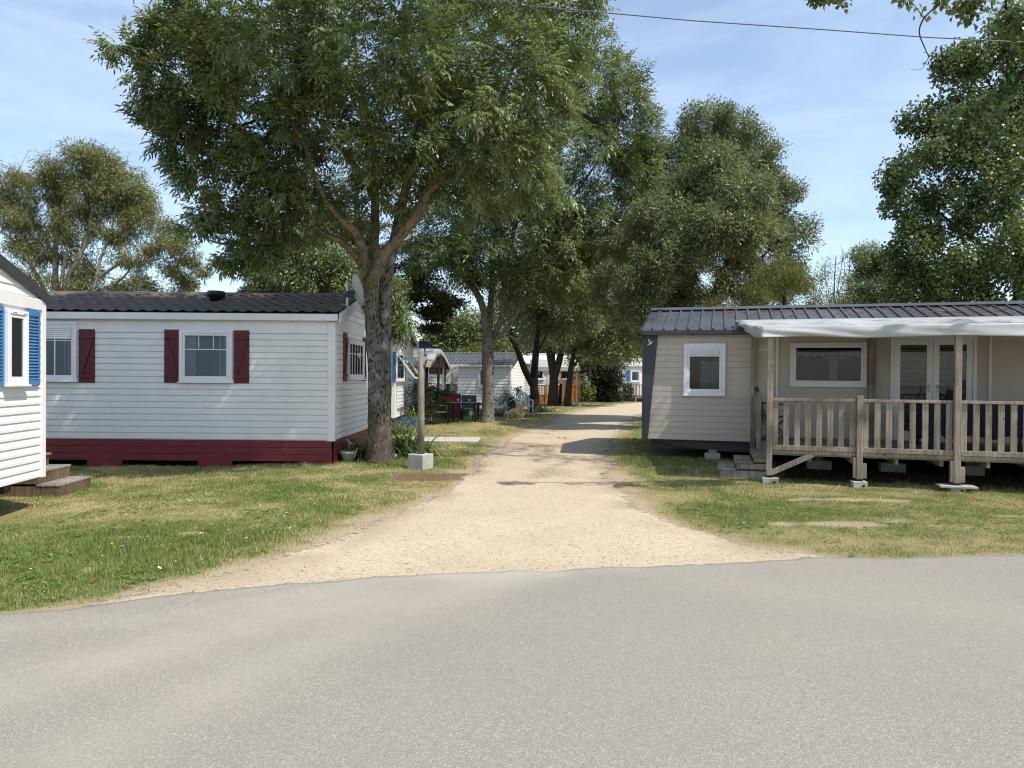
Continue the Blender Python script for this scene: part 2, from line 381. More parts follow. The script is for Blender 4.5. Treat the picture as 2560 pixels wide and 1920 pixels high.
def sheet(name, xs, ys, zf, attrs_f, mat, keep=None):
    gx, gy = np.meshgrid(xs, ys); x = gx.ravel(); y = gy.ravel()
    nx, ny = len(xs), len(ys)
    i = (np.arange(ny - 1)[:, None] * nx + np.arange(nx - 1)[None, :]).ravel()
    F = np.stack([i, i + 1, i + nx + 1, i + nx], 1)
    at_ = attrs_f(x, y); z = zf(x, y, at_)
    if keep is not None:
        k = keep(x, y, at_); F = F[k[F].all(1)]
    used = np.unique(F); mp_ = np.full(nx * ny, -1); mp_[used] = np.arange(len(used))
    me = np_mesh(name, np.stack([x, y, z], 1)[used], mp_[F], 4, {k: v[used] for k, v in at_.items()})
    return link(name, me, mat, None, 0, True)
def gattr(x, y):
    pd, dry, soil, mulch_shade, rd = masks(x, y)
    return {'dry': dry, 'soil': soil, 'mulch_shade': mulch_shade, 'pd': pd, 'rd': rd}
def gheight(x, y, a):
    return gz(x, y) - .05 * sstep(.05, .35, a['pd']) - .04 * sstep(-.02, -.3, a['rd'])
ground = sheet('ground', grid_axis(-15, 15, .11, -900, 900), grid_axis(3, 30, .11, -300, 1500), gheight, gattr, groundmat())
tag(ground, kind='structure')

def gravelmat():
    m, t, b, o = new_mat('gravel'); b.inputs['Roughness'].default_value = .95; b.inputs['Specular IOR Level'].default_value = .1
    f, n, v = noise_fac(t, 1.1, .35, .65, detail=5); f2, n2, v2 = noise_fac(t, 95, .35, .7, detail=3); f3, n3, v3 = noise_fac(t, 9, .45, .7, detail=6)
    c = mixc(t, f, (.53, .44, .312), (.465, .385, .27)); c = mixc(t, f3, c, (.47, .385, .275)); 
    vo = nd(t, 'ShaderNodeTexVoronoi', Scale=55.0); tcn = t.nodes.new('ShaderNodeTexCoord'); t.links.new(tcn.outputs['Object'], vo.inputs['Vector'])
    sp = t.nodes.new('ShaderNodeSeparateColor'); t.links.new(vo.outputs['Color'], sp.inputs[0])
    mr = t.nodes.new('ShaderNodeMapRange'); mr.inputs['From Min'].default_value = .88; mr.inputs['From Max'].default_value = .93; mr.inputs['To Max'].default_value = .55
    t.links.new(sp.outputs[0], mr.inputs[0]); c = mixc(t, mr.outputs[0], c, (.23, .18, .135))
    mr2 = t.nodes.new('ShaderNodeMapRange'); mr2.inputs['From Min'].default_value = .80; mr2.inputs['From Max'].default_value = .9; mr2.inputs['To Max'].default_value = .5
    t.links.new(sp.outputs[1], mr2.inputs[0]); c = mixc(t, mr2.outputs[0], c, (.62, .54, .42))
    ea = t.nodes.new('ShaderNodeAttribute'); ea.attribute_name = 'worn'; c = mixc(t, ea.outputs['Fac'], c, (.36, .285, .20))
    t.links.new(c, b.inputs['Base Color']); bump(t, b, n2, .55, .012)
    ed = t.nodes.new('ShaderNodeAttribute'); ed.attribute_name = 'edge'
    f4, n4, v4 = noise_fac(t, 11, 0, 1, detail=7, rough=.7)
    su = nd(t, 'ShaderNodeMath', operation='ADD'); t.links.new(ed.outputs['Fac'], su.inputs[0]); t.links.new(n4, su.inputs[1])
    al = t.nodes.new('ShaderNodeMapRange'); al.inputs['From Min'].default_value = .48; al.inputs['From Max'].default_value = .62; t.links.new(su.outputs[0], al.inputs[0])
    t.links.new(al.outputs[0], b.inputs['Alpha'])
    return m
def pattr(x, y):
    pd = sdist(PATH, x, y) + .22 * (noise2(x, y, .5, 8) - .5) + .25 * (noise2(x, y, 1.3, 18) - .5)
    rd = y - road_edge(x)
    mid = gp(1330, 1160); md = np.exp(-(((x - .6 - (y - 13) * .055) / .5) ** 2)) * sstep(9.0, 12, y) * sstep(40, 25, y)
    worn = np.clip(.8 * sstep(.55, .05, pd) * sstep(.35, .6, noise2(x, y, .6, 15)) + .75 * md * sstep(.42, .62, fbm(x, y, .8, 51)) + .3 * sstep(.5, .1, rd) * noise2(x, y, .3, 4), 0, 1)
    return {'edge': np.clip(pd * 1.6, -1, 1), 'worn': worn, 'pd': pd, 'rd': rd}
def ruts(x, y): return .016 * (fbm(x, y, 1.2, 22) - .5) + .006 * (noise2(x, y, .16, 23) - .5)
path = sheet('path', np.arange(-8, 16, .10), np.concatenate([np.arange(3.5, 20, .10), np.arange(20, 64, .25)]), lambda x, y, a: gz(x, y) + .004 + ruts(x, y), pattr, gravelmat(),
             lambda x, y, a: (a['pd'] > -.35) & (a['rd'] > -.35))
tag(path, kind='structure')

def roadmat():
    m, t, b, o = new_mat('worn_asphalt'); b.inputs['Roughness'].default_value = .9; b.inputs['Specular IOR Level'].default_value = .15
    f, n, v = noise_fac(t, 230, .25, .75, detail=2); f2, n2, v2 = noise_fac(t, .55, .35, .65, (1, 1.6, 1), detail=6)
    c = mixc(t, f, (.153, .140, .121), (.350, .320, .277))
    vo = nd(t, 'ShaderNodeTexVoronoi', Scale=185.0); tcn = t.nodes.new('ShaderNodeTexCoord'); t.links.new(tcn.outputs['Object'], vo.inputs['Vector'])
    sp = t.nodes.new('ShaderNodeSeparateColor'); t.links.new(vo.outputs['Color'], sp.inputs[0])
    mr = t.nodes.new('ShaderNodeMapRange'); mr.inputs['From Min'].default_value = .72; mr.inputs['From Max'].default_value = .95; mr.inputs['To Max'].default_value = .7
    t.links.new(sp.outputs[0], mr.inputs[0]); c = mixc(t, mr.outputs[0], c, (.52, .455, .365))
    mr3 = t.nodes.new('ShaderNodeMapRange'); mr3.inputs['From Min'].default_value = .86; mr3.inputs['From Max'].default_value = .96; mr3.inputs['To Max'].default_value = .6
    t.links.new(sp.outputs[1], mr3.inputs[0]); c = mixc(t, mr3.outputs[0], c, (.12, .115, .11))
    a = t.nodes.new('ShaderNodeAttribute'); a.attribute_name = 'dust'
    mu = nd(t, 'ShaderNodeMath', operation='MULTIPLY'); t.links.new(a.outputs['Fac'], mu.inputs[0]); ad = t.nodes.new('ShaderNodeMapRange'); ad.inputs['To Min'].default_value = .75; ad.inputs['To Max'].default_value = 1.1
    t.links.new(f, ad.inputs[0]); t.links.new(ad.outputs[0], mu.inputs[1])
    c = mixc(t, mu.outputs[0], c, (.44, .395, .325)); f2b = nd(t, 'ShaderNodeMath', operation='MULTIPLY'); f2b.inputs[1].default_value = .2; t.links.new(f2, f2b.inputs[0])
    c = mixc(t, f2b.outputs[0], c, (.225, .208, .185))
    t.links.new(c, b.inputs['Base Color']); bump(t, b, n, .5, .006)
    return m
def road_build():
    xs = np.unique(np.concatenate([np.arange(-60, -9, 1.5), np.arange(-9, 10, .04), np.arange(10, 61, 1.5)]))
    cols = np.concatenate([[0, .03, .1], np.arange(.25, 9, .14), np.arange(9.2, 40, 2)])
    ed = road_edge(xs) + .09 * (noise2(xs, xs * 0, .35, 71) - .5) + .05 * (noise2(xs, xs * 0, .09, 72) - .5) + .08 * (noise2(xs, xs * 0, 1.7, 73) - .5)
    x = np.repeat(xs[None, :], len(cols), 0); y = ed[None, :] - cols[:, None]
    dist = np.repeat(cols[:, None], len(xs), 1)
    z = np.where(dist < .02, -.02, .016 + .006 * (noise2(x, y, 2.5, 81) - .5)); x_ = x.ravel(); y_ = y.ravel()
    # sand carried onto the tarmac in wheel sweeps turning into the drive
    def sweep(pts, w):
        d = np.full(x_.shape, 9.0)
        for (ax, ay), (bx, by) in zip(pts[:-1], pts[1:]):
            ex, ey = bx - ax, by - ay; tt = np.clip(((x_ - ax) * ex + (y_ - ay) * ey) / (ex * ex + ey * ey), 0, 1)
            d = np.minimum(d, np.hypot(x_ - ax - tt * ex, y_ - ay - tt * ey))
        return np.exp(-(d / w) ** 2)
    P = lambda *q: [tuple(gp(*p).xy) for p in q]
    dust = .75 * sweep(P((-300, 1800), (300, 1650), (700, 1545), (1100, 1475), (1400, 1400)), .30) + .55 * sweep(P((-200, 1590), (300, 1560), (700, 1500), (1100, 1440)), .16) \
        + .5 * sweep(P((200, 1900), (600, 1700), (950, 1560), (1250, 1470), (1400, 1420)), .24) + .25 * sweep(P((2700, 1560), (2100, 1500), (1700, 1440)), .3)
    q_ = (x_ * .42 + y_ * .91) + .25 * fbm(x_, y_, 1.5, 90)
    dust = dust * (.35 + .7 * fbm(x_, y_, .8, 91) + .45 * (noise2(q_, q_ * 0 + x_ * .12, .09, 93) - .4)) + .26 * fbm(x_, y_, 3, 95)
    dust = np.clip(dust * .72 + .5 * sstep(.35, .0, dist.ravel()) * sstep(-3.2, -1.5, x_) * sstep(3.2, 1.0, x_) * noise2(x_, y_, .2, 96), 0, .9)
    nx, ny = len(xs), len(cols)
    i = (np.arange(ny - 1)[:, None] * nx + np.arange(nx - 1)[None, :]).ravel()
    F = np.stack([i, i + nx, i + nx + 1, i + 1], 1)
    me = np_mesh('road', np.stack([x_, y_, z.ravel()], 1), F, 4, {'dust': dust})
    tag(link('road', me, roadmat(), None, 0, True), kind='structure')
road_build()

# ------------------------------------------------------------------ homes
def rotz(a, o): return Matrix.Translation(Vector(o)) @ Matrix.Rotation(a, 4, 'Z')
class Home:
    def __init__(s, name, label, loc, rz, Lx, Wy, cat='mobile home', group=None):
        s.e = thing(name, label, cat, loc, rz, group); s.L = Lx; s.W = Wy
        s.T = rotz(rz, loc); s.Ti = s.T.inverted()
        s.front = Matrix.Identity(4); s.right = rotz(R(90), (Lx, 0, 0)); s.left = rotz(R(-90), (0, Wy, 0)); s.back = rotz(R(180), (Lx, Wy, 0))
    def pick(s, px, py, side='front', off=0.0):
        """picture point to (along, up) on a wall of this home, off metres outside it"""
        m = s.Ti if side == 'front' else getattr(s, side).inverted() @ s.Ti
        o = m @ EYE; d = m.to_3x3() @ ray(px, py); k = (-off - o.y) / d.y; p = o + d * k
        return p.x, p.z
    def rect(s, x0, y0, x1, y1, side='front'):
        a = s.pick(x0, y0, side); b = s.pick(x1, y1, side); return a[0], b[0], b[1], a[1]
def siding(mb, x0, x1, z0, z1, c, d, Mx, lim=None, groove=False):
    n = max(1, round((z1 - z0) / c)); h = (z1 - z0) / n
    for i in range(n):
        a = z0 + i * h; b = a + h
        xa0, xa1 = lim(a) if lim else (x0, x1); xb0, xb1 = lim(b) if lim else (x0, x1)
        if xa1 - xa0 < .02: continue
        if groove:
            g = min(groove, h * .2)
            mb.add([(xa0, -d, a + g), (xa1, -d, a + g), (xb1, -d, b), (xb0, -d, b), (xa0, 0, a + g), (xa1, 0, a + g), (xa0, 0, a), (xa1, 0, a), (xb0, 0, b), (xb1, 0, b)], [(0, 1, 2, 3), (4, 5, 1, 0), (6, 7, 5, 4), (3, 2, 9, 8)], Mx)
        else:
            mb.add([(xa0, -d, a), (xa1, -d, a), (xb1, -.001, b), (xb0, -.001, b), (xa0, 0, a), (xa1, 0, a), (xa0, -d, a + h * .28), (xa1, -d, a + h * .28)], [(0, 1, 7, 6), (6, 7, 2, 3), (4, 5, 1, 0)], Mx)
def walls(h, z0, ze, zr, c, d, mat, groove=False):
    mb = MB(); L_, W_ = h.L, h.W
    siding(mb, 0, L_, z0, ze, c, d, h.front, None, groove); siding(mb, 0, L_, z0, ze, c, d, h.back, None, groove)
    k = (zr - ze) / (W_ / 2)
    lim = lambda z: (max(0, (z - ze) / k), W_ - max(0, (z - ze) / k)) if z > ze else (0, W_)
    for sd in (h.right, h.left):
        siding(mb, 0, W_, z0, ze, c, d, sd, None, groove); siding(mb, 0, W_, ze, zr, c, d, sd, lim, groove)
    mb.add([(0, 0, z0), (L_, 0, z0), (L_, W_, z0), (0, W_, z0)], [(3, 2, 1, 0)])
    return mb.build('wall', mat, h.e)
def corners(h, z0, ze, mat, w=.10, t=.024):
    for x, y, sx, sy in ((0, 0, 1, 1), (h.L, 0, -1, 1), (h.L, h.W, -1, -1), (0, h.W, 1, -1)):
        mb = MB()
        xa, xb = sorted((x - sx * t, x + sx * w)); ya, yb = sorted((y - sy * t, y + sy * w))
        ia, ib = sorted((y - sy * t, y - sy * .0)); mb.box(xa, xb, ia, ib, z0, ze)
        ia, ib = sorted((x - sx * t, x - sx * .0)); ya2, yb2 = sorted((y, y + sy * w)); mb.box(ia, ib, ya2, yb2, z0, ze - .003)
        mb.build('corner_trim', mat, h.e, .004)
def roof(h, kind, ze, zr, mat, oy=.16, ox=.14, th=.05):
    """two slopes; t runs from the eave to the ridge"""
    mb = MB(); k = (zr - ze) / (h.W / 2); W_ = h.W; L_ = h.L
    def P(x, t, lift, sgn):
        y = -oy + t * (W_ / 2 + oy); z = ze + k * y + lift
        return (x, y if sgn > 0 else W_ - y, z)
    for sgn in (1, -1):
        if kind == 'tile':
            nrow = 6; per = .24; xs = np.arange(-ox, L_ + ox + .001, per / 6); prof = [(0, .035), (.12, .040), (.97, .008)]
            ts = []
            for r in range(nrow): ts += [((r + a) / nrow, l) for a, l in prof]
            ts.append((1.0, .008)); base = len(mb.v)
            vs = []
            for t, l in ts:
                for x in xs:
                    u = (x % per) / per; wv = .030 * (.5 + .5 * math.cos(2 * math.pi * u)) ** 1.4
                    vs.append(P(x, t, th + l + wv, sgn))
            nx = len(xs); fs = [(i * nx + j, i * nx + j + 1, (i + 1) * nx + j + 1, (i + 1) * nx + j) for i in range(len(ts) - 1) for j in range(nx - 1)]
            mb.add(vs, fs if sgn > 0 else [f[::-1] for f in fs])
        elif kind == 'rib':
            xs = []; per = .235
            x = -ox
            while x < L_ + ox: xs += [(x, 0), (x + .165, 0), (x + .178, .034), (x + .212, .034), (x + .225, 0)]; x += per
            xs = [(min(x, L_ + ox), l if x < L_ + ox else 0) for x, l in xs]
            vs = [P(x, 0, th + l, sgn) for x, l in xs] + [P(x, 1, th + l, sgn) for x, l in xs]; n = len(xs)
            fs = [(i, i + 1, n + i + 1, n + i) for i in range(n - 1)]; mb.add(vs, fs if sgn > 0 else [f[::-1] for f in fs])
        a = [P(-ox, 0, 0, sgn), P(L_ + ox, 0, 0, sgn), P(L_ + ox, 1, 0, sgn), P(-ox, 1, 0, sgn)]; b_ = [P(-ox, 0, th - .004, sgn), P(L_ + ox, 0, th - .004, sgn), P(L_ + ox, 1, th - .004, sgn), P(-ox, 1, th - .004, sgn)]
        mb.add(a + b_, [(3, 2, 1, 0), (4, 5, 6, 7), (0, 1, 5, 4), (1, 2, 6, 5), (3, 0, 4, 7)])
    o = mb.build('roof', mat, h.e)
    rc = MB(); rc.prism([(W_ / 2 - .14, zr + th + .005), (W_ / 2, zr + th + .075), (W_ / 2 + .14, zr + th + .005), (W_ / 2, zr + th + .045)], -L_ - ox - .004, ox + .004, rotz(R(90), (0, 0, 0)))
    rc.build('ridge_cap', mat, o)
    return o
def rakes(h, ze, zr, mat, oy=.16, ox=.14, hgt=.13, th=.05):
    k = (zr - ze) / (h.W / 2)
    for x0, x1 in ((h.L + ox - .002, h.L + ox + .024), (-ox - .024, -ox + .002)):
        mb = MB()
        for sgn in (1, -1):
            pts = [(-oy, ze - k * oy), (h.W / 2, zr)]
            poly = [(pts[0][0], pts[0][1] - hgt + th), (pts[1][0], pts[1][1] - hgt + th), (pts[1][0], pts[1][1] + th + .02), (pts[0][0], pts[0][1] + th + .02)]
            vs = []
            for x in (x0, x1):
                for y, z in poly: vs.append((x, y if sgn > 0 else h.W - y, z))
            mb.add(vs, [(0, 1, 2, 3), (7, 6, 5, 4), (0, 4, 5, 1), (1, 5, 6, 2), (2, 6, 7, 3), (3, 7, 4, 0)])
        mb.build('rake_board', mat, h.e)
def fascia(h, ze, mat, oy=.16, ox=.14, hgt=.11, k=.25, y=None):
    for yy0, yy1 in ((-oy - .055, -oy + .0), (h.W + oy, h.W + oy + .055)):
        mb = MB().box(-ox, h.L + ox, yy0, yy1, ze - k * oy - hgt + .055, ze - k * oy + .055); mb.build('gutter', mat, h.e, .012)
def window(h, side, x0, x1, z0, z1, fmat=PVC, fw=.055, back='curtain', bars=(), roller=0.0, glass=None, deep=.055, sash=True, sill=True):
    Mx = getattr(h, side); mb = MB(); d = deep = .078
    for a, b_, c_, e_ in ((x0, x1, z1 - fw, z1), (x0, x1, z0, z0 + fw), (x0, x0 + fw, z0 + fw, z1 - fw), (x1 - fw, x1, z0 + fw, z1 - fw)): mb.box(a, b_, -d, 0, c_, e_, Mx)
    ix0, ix1, iz0, iz1 = x0 + fw, x1 - fw, z0 + fw, z1 - fw
    if sash:
        w = .042
        for a, b_, c_, e_ in ((ix0, ix1, iz1 - w, iz1), (ix0, ix1, iz0, iz0 + w), (ix0, ix0 + w, iz0 + w, iz1 - w), (ix1 - w, ix1, iz0 + w, iz1 - w)): mb.box(a, b_, -d + .012, 0, c_, e_, Mx)
        ix0 += w; ix1 -= w; iz0 += w; iz1 -= w
    for kind, t in bars:
        if kind == 'h': zz = iz0 + t * (iz1 - iz0); mb.box(ix0, ix1, -d + .018, -.018, zz - .008, zz + .008, Mx)
        elif kind == 'v': xx = ix0 + t * (ix1 - ix0); mb.box(xx - .011, xx + .011, -d + .0185, -.0185, iz0, iz1, Mx)
        elif kind == 'vt': xx = ix0 + t * (ix1 - ix0); mb.box(xx - .007, xx + .007, -d + .0185, -.0185, iz0 + .68 * (iz1 - iz0), iz1, Mx)
    for q in (.22, .72): mb.box(x0 + q * (x1 - x0), x0 + (q + .18) * (x1 - x0), -d - .008, -d, z1 - fw * .62, z1 - fw * .4, Mx)
    w_ = mb.build('window', fmat, h.e, .004)
    if sill: MB().box(x0 - .02, x1 + .02, -d - .025, 0, z0 - .022, z0 - .001, Mx).build('sill', fmat, w_, .003)
    MB().box(ix0, ix1, -d + .026, -d + .030, iz0, iz1, Mx).build('pane', glass or GLASS, w_)
    cb = MB(); n = max(16, int((ix1 - ix0) / .012)); vs = []
    if back != 'dark':
        for i in range(n + 1):
            x = ix0 + (ix1 - ix0) * i / n; yy = -.033 + .007 * math.sin(x * 34 + 2.2 * math.sin(x * 5.3))
            vs += [(x, yy, iz0), (x, yy, iz1)]
        cb.add(vs, [(2 * i, 2 * i + 2, 2 * i + 3, 2 * i + 1) for i in range(n)], Mx); cb.build('curtain', CURT if back == 'curtain' else CURTD, w_, 0, True)
        if back == 'curtain':
            for e0, e1 in ((0, .26), (.80, 1)):
                c2 = MB(); m_ = 40; vs = []
                for i in range(m_ + 1):
                    q = e0 + (e1 - e0) * i / m_; x = ix0 + (ix1 - ix0) * q; yy = -.036 - .007 * (1 + math.sin(q * 75 + 1.5 * math.sin(q * 17))) * .5; vs += [(x, yy, iz0), (x, yy, iz1)]
                c2.add(vs, [(2 * i, 2 * i + 2, 2 * i + 3, 2 * i + 1) for i in range(m_)], Mx); c2.build('curtain', CURTL_OR_BACKLIGHT, w_, 0, True)
    else:
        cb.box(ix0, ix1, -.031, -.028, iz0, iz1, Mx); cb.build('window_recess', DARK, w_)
    if roller:
        rb = MB(); zz = iz1
        while zz > iz1 - roller * (iz1 - iz0):
            rb.box(ix0, ix1, -d - .004, -d + .010, zz - .034, zz - .003, Mx); zz -= .036
        rb.build('roller_shutter', PVC, w_, .004)
    return w_
def shutter(h, side, x0, x1, z0, z1, mat, flip=False, louvre=False, t=.032):
    Mx = getattr(h, side); mb = MB(); y0 = -.016 - t
    if louvre:
        s_ = .035
        for a, b_, c_, e_ in ((x0, x1, z0, z0 + .06), (x0, x0 + s_, z0 + .06, z1 - .05), (x1 - s_, x1, z0 + .06, z1 - .05)): mb.box(a, b_, y0, -.016, c_, e_, Mx)
        n = 8; top = [(x0 + (x1 - x0) * i / n, z1 + .035 * math.sin(math.pi * i / n)) for i in range(n + 1)]
        mb.prism([(x0, z1 - .05), (x1, z1 - .05)] + top[::-1], y0, -.016, Mx)
        z = z0 + .075
        while z < z1 - .06:
            mb.add([(x0 + s_, y0 + .004, z), (x1 - s_, y0 + .004, z), (x1 - s_, -.02, z + .032), (x0 + s_, -.02, z + .032)], [(0, 1, 2, 3)], Mx); z += .038
    else:
        n = 3; w = (x1 - x0) / n
        for i in range(n): mb.box(x0 + i * w + .002, x0 + (i + 1) * w - .002, y0 + .006, -.016, z0, z1, Mx)
        for zz in (z0 + .10 * (z1 - z0), z1 - .17 * (z1 - z0)): mb.box(x0 + .01, x1 - .01, y0 - .014, y0 + .006, zz, zz + .05, Mx)
        a, b_ = (x0 + .04, x1 - .05) if not flip else (x1 - .04, x0 + .05)
        mb.bar((b_, y0 - .004, z0 + .16 * (z1 - z0)), (a, y0 - .004, z1 - .18 * (z1 - z0)), .018, .045, (1, 0, 0) if False else (0.7, 0, .7), Mx)
        for sx in (x0 + .025, x1 - .025):
            for zz in (z0 + .05, z1 - .05): mb.lathe([(.006, 0), (.006, .006)], 6, Mx @ Matrix.Translation((sx, y0 - .001, zz)) @ Matrix.Rotation(R(90), 4, 'X'))
    return mb.build('shutter', mat, h.e, .003)
def skirt(h, z0, z1, mat, patches=()):
    mb = MB()
    n = 3; hh = (z1 - z0) / n
    for Mx, l in ((h.front, h.L), (h.right, h.W), (h.back, h.L), (h.left, h.W)):
        for i in range(n): mb.box(-.004, l + .004, -.004 - .0, .03, z0 + i * hh + .006, z0 + (i + 1) * hh, Mx)
    for a, b_ in patches: mb.box(a, b_, -.012, .02, -.15, z0 + .004, h.front)
    for Mx, l in ((h.right, h.W), (h.back, h.L), (h.left, h.W)): mb.box(.01, l - .01, -.010, .02, -.15, z0 + .004, Mx)
    mb.box(.05, h.L - .05, .05, h.W - .05, z0, z1 - .01)
    return mb.build('skirt', mat, h.e, .004)

# --- A: white home with bordeaux shutters
A = Home('mobile_home', 'white mobile home with dark red shutters and a dark red skirt under a tiled roof', (-11.0, 13.06, 0), 0, 7.75, 3.9)
ZE, ZR, Z0 = 2.70, 3.22, .43
walls(A, Z0, ZE, ZR, .116, .024, WHITE, .018)
corners(A, Z0 - .01, ZE - .10, TRIM, .105, .03)
MB().box(.11, A.L - .11, -.032, -.0005, ZE - .32, ZE - .03).build('frieze_board', TRIM, A.e, .004)
TILE = M('grey_brown_tile', (.135, .108, .09), .9, (.085, .07, .06), 2.5, bmp=.3, bscale=70)
rfA = roof(A, 'tile', ZE, ZR, TILE, .10, .12)
fascia(A, ZE, TRIM, .10, .10, .125, .27)
rakes(A, ZE, ZR, GREYTRIM, .10, .12, .15)
MB().box(A.L + .005, A.L + .038, .0, A.W, ZE - .24, ZE - .19).box(A.L + .004, A.L + .028, .03, A.W - .03, ZE - .189, ZE - .02).build('gable_band', TRIM, A.e, .004)
x_, z_ = A.pick(540, 756, 'front', -1.1)
vm = MB().lathe([(.12, -.1), (.12, .04), (.165, .045), (.17, .14), (.16, .165), (.0, .17)], 20, Matrix.Translation((x_, 1.1, 3.10))); vm.build('roof_vent', BLACKP, rfA, 0, True)
for (x0, y0, x1, y1, b_, rl, bars) in ((60, 803, 197, 952, 'curtain', .24, (('h', .72), ('v', .62))), (452, 825, 583, 955, 'curtain', 0, (('h', .66), ('vt', .33), ('vt', .68)))):
    a = A.rect(x0, y0, x1, y1); window(A, 'front', a[0], a[1], a[2], a[3], PVC, .06, b_, bars, rl, None, .075)
for x0, y0, x1, y1, fl in ((200, 823, 240, 957, True), (413, 824, 452, 957, False), (586, 826, 625, 958, True)):
    a = A.rect(x0, y0, x1, y1); shutter(A, 'front', a[0], a[1] - .003, a[2], a[3], BORDEAUX, fl)
zz = [A.pick(864, 846, 'right'), A.pick(913, 947, 'right')]
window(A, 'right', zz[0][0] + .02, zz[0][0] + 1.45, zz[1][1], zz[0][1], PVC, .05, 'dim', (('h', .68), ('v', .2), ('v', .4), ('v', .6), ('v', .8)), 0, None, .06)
shutter(A, 'right', zz[0][0] - .30, zz[0][0] - .01, zz[1][1] - .05, zz[0][1] + .1, BORDEAUX, True)
shutter(A, 'right', zz[0][0] + 1.48, zz[0][0] + 1.77, zz[1][1] - .05, zz[0][1] + .1, BORDEAUX, False)
p1 = [A.pick(q, 1165)[0] for q in (218, 305, 495, 580, 742, 842)]
skirt(A, .04, Z0 - .002, BORDSKIRT, ((p1[0], p1[1]), (p1[2], p1[3]), (p1[4], A.L)))

# satellite dish and mast on the gable
g0 = A.T @ Vector((A.L, 0, 0))
dsh = thing('satellite_dish', 'cream satellite dish on a white mast fixed to the gable beside the ash trunk', 'satellite dish', (g0.x + .09, 13.70, 0))
MB().tube([(0, 0, 2.68), (0, 0, 3.42)], .022, 10).build('mast', PVC, dsh, 0, True)
for z_ in (2.72, 2.98): MB().tube([(-.13, 0, z_), (0, 0, z_)], .012, 6).build('wall_bracket', STEEL, dsh, 0, True)
Td = Matrix.Translation((.15, .0, 3.25)) @ Matrix.Rotation(R(28), 4, 'Z') @ Matrix.Rotation(R(76), 4, 'Y')
prof = [(.0, .0)] + [(.31 * k / 8, .07 * (k / 8) ** 2) for k in range(1, 9)]; back_ = [(r, z - .014) for r, z in prof[::-1]]
MB().lathe(prof + back_, 28, Td).build('reflector', DISHM, dsh, 0, True)
MB().bar((0, 0, 3.17), (.13, .0, 3.22), .05, .10).box(-.035, .035, -.035, .035, 3.11, 3.23).build('bracket', CHASSIS, dsh, .006)
MB().tube([Td @ Vector((.28, 0, .05)), Td @ Vector((.1, 0, .36)), Td @ Vector((.06, 0, .32))], [.012, .012, .03], 8).build('feed_arm', STEEL, dsh, 0, True)

# --- B: white home with blue shutters
nB = Vector((.9920, .1262, 0)); rB = math.atan2(nB.y, nB.x)
yB = Vector((-nB.y, nB.x, 0)); cB = Vector((-5.90, 9.0, 0)); LB, WB = 7.0, 4.0
oB = cB - nB * LB - yB * WB
B = Home('mobile_home', 'white mobile home with blue louvred shutters and a dark grey roof edge', oB, rB, LB, WB)
eB = B.pick(104, 748, 'right')[1]; zB0 = B.pick(104, 1190, 'right')[1]; zB1 = eB + 2.0 * .31
walls(B, zB0, eB, zB1, .102, .016, WHITEB)
corners(B, zB0 - .012, eB - .02, TRIM, .06, .032)
DARKR = M('dark_grey_metal', (.05, .052, .057), .5, (.04, .042, .046), 3)
roof(B, 'rib', eB + .02, zB1 + .02, DARKR, .07, .03)
rakes(B, eB + .02, zB1 + .02, DARKR, .07, .03, .11)
MB().box(B.L + .012, B.L + .04, .07, B.W - .07, eB - .15, eB - .01).build('gable_band', TRIM, B.e, .005)
s1 = B.rect(58, 771, 91, 963, 'right'); w1 = B.rect(3, 771, 55, 961, 'right')
window(B, 'right', w1[0], w1[1], w1[2], w1[3], PVC, .05, 'dim', (), 0, None, .06)
shutter(B, 'right', s1[0], s1[1], s1[2], s1[3] - .03, BLUE, False, True)
shutter(B, 'right', w1[0] - .02 - (s1[1] - s1[0]), w1[0] - .02, s1[2], s1[3] - .03, BLUE, False, True)
ch = MB().box(.3, B.L - .15, .4, .55, zB0 - .14, zB0 - .01).box(.3, B.L - .15, B.W - .55, B.W - .4, zB0 - .14, zB0 - .01).box(.3, B.L - .3, .5, B.W - .5, zB0 - .05, zB0 - .005)
ch.build('chassis', CHASSIS, B.e, .004)
MB().tube([(B.L - .1, 2.95, zB0 - .04), (B.L - .12, 2.95, zB0 - .26)], .04, 8).box(B.L - .25, B.L - .02, 2.85, 3.05, -.1, .06).build('jack', STEEL, B.e, .004)
MB().box(.2, B.L - .5, B.W - .3, B.W - .26, -.12, zB0 - .005).build('skirt', DARKR, B.e)
# steps behind its corner
g1 = gp(150, 1243, -.09); g2 = gp(228, 1219, -.09)
stp = thing('wooden_steps', 'brown timber steps of three treads beside the blue shuttered home', 'steps', (g1.x, g1.y, -.09), math.atan2(g2.y - g1.y, g2.x - g1.x) - R(90))
dB = (g2 - g1).length; z0 = 0
for i in range(3):
    x1 = -i * .30; ht = .175 * (i + 1)
    MB().box(-1.5, x1, .0, dB, ht - .172, ht - .03).build('riser', WOODB, stp, .004)
    mb = MB()
    for k in range(3): mb.box(x1 - .315 + k * .11, x1 - .213 + k * .11, -.012, dB + .012, ht - .028, ht) if i < 2 else mb.box(x1 - .8 + k * .28, x1 - .53 + k * .28, -.012, dB + .012, ht - .028, ht)
    mb.build('tread', WOODT, stp, .003)
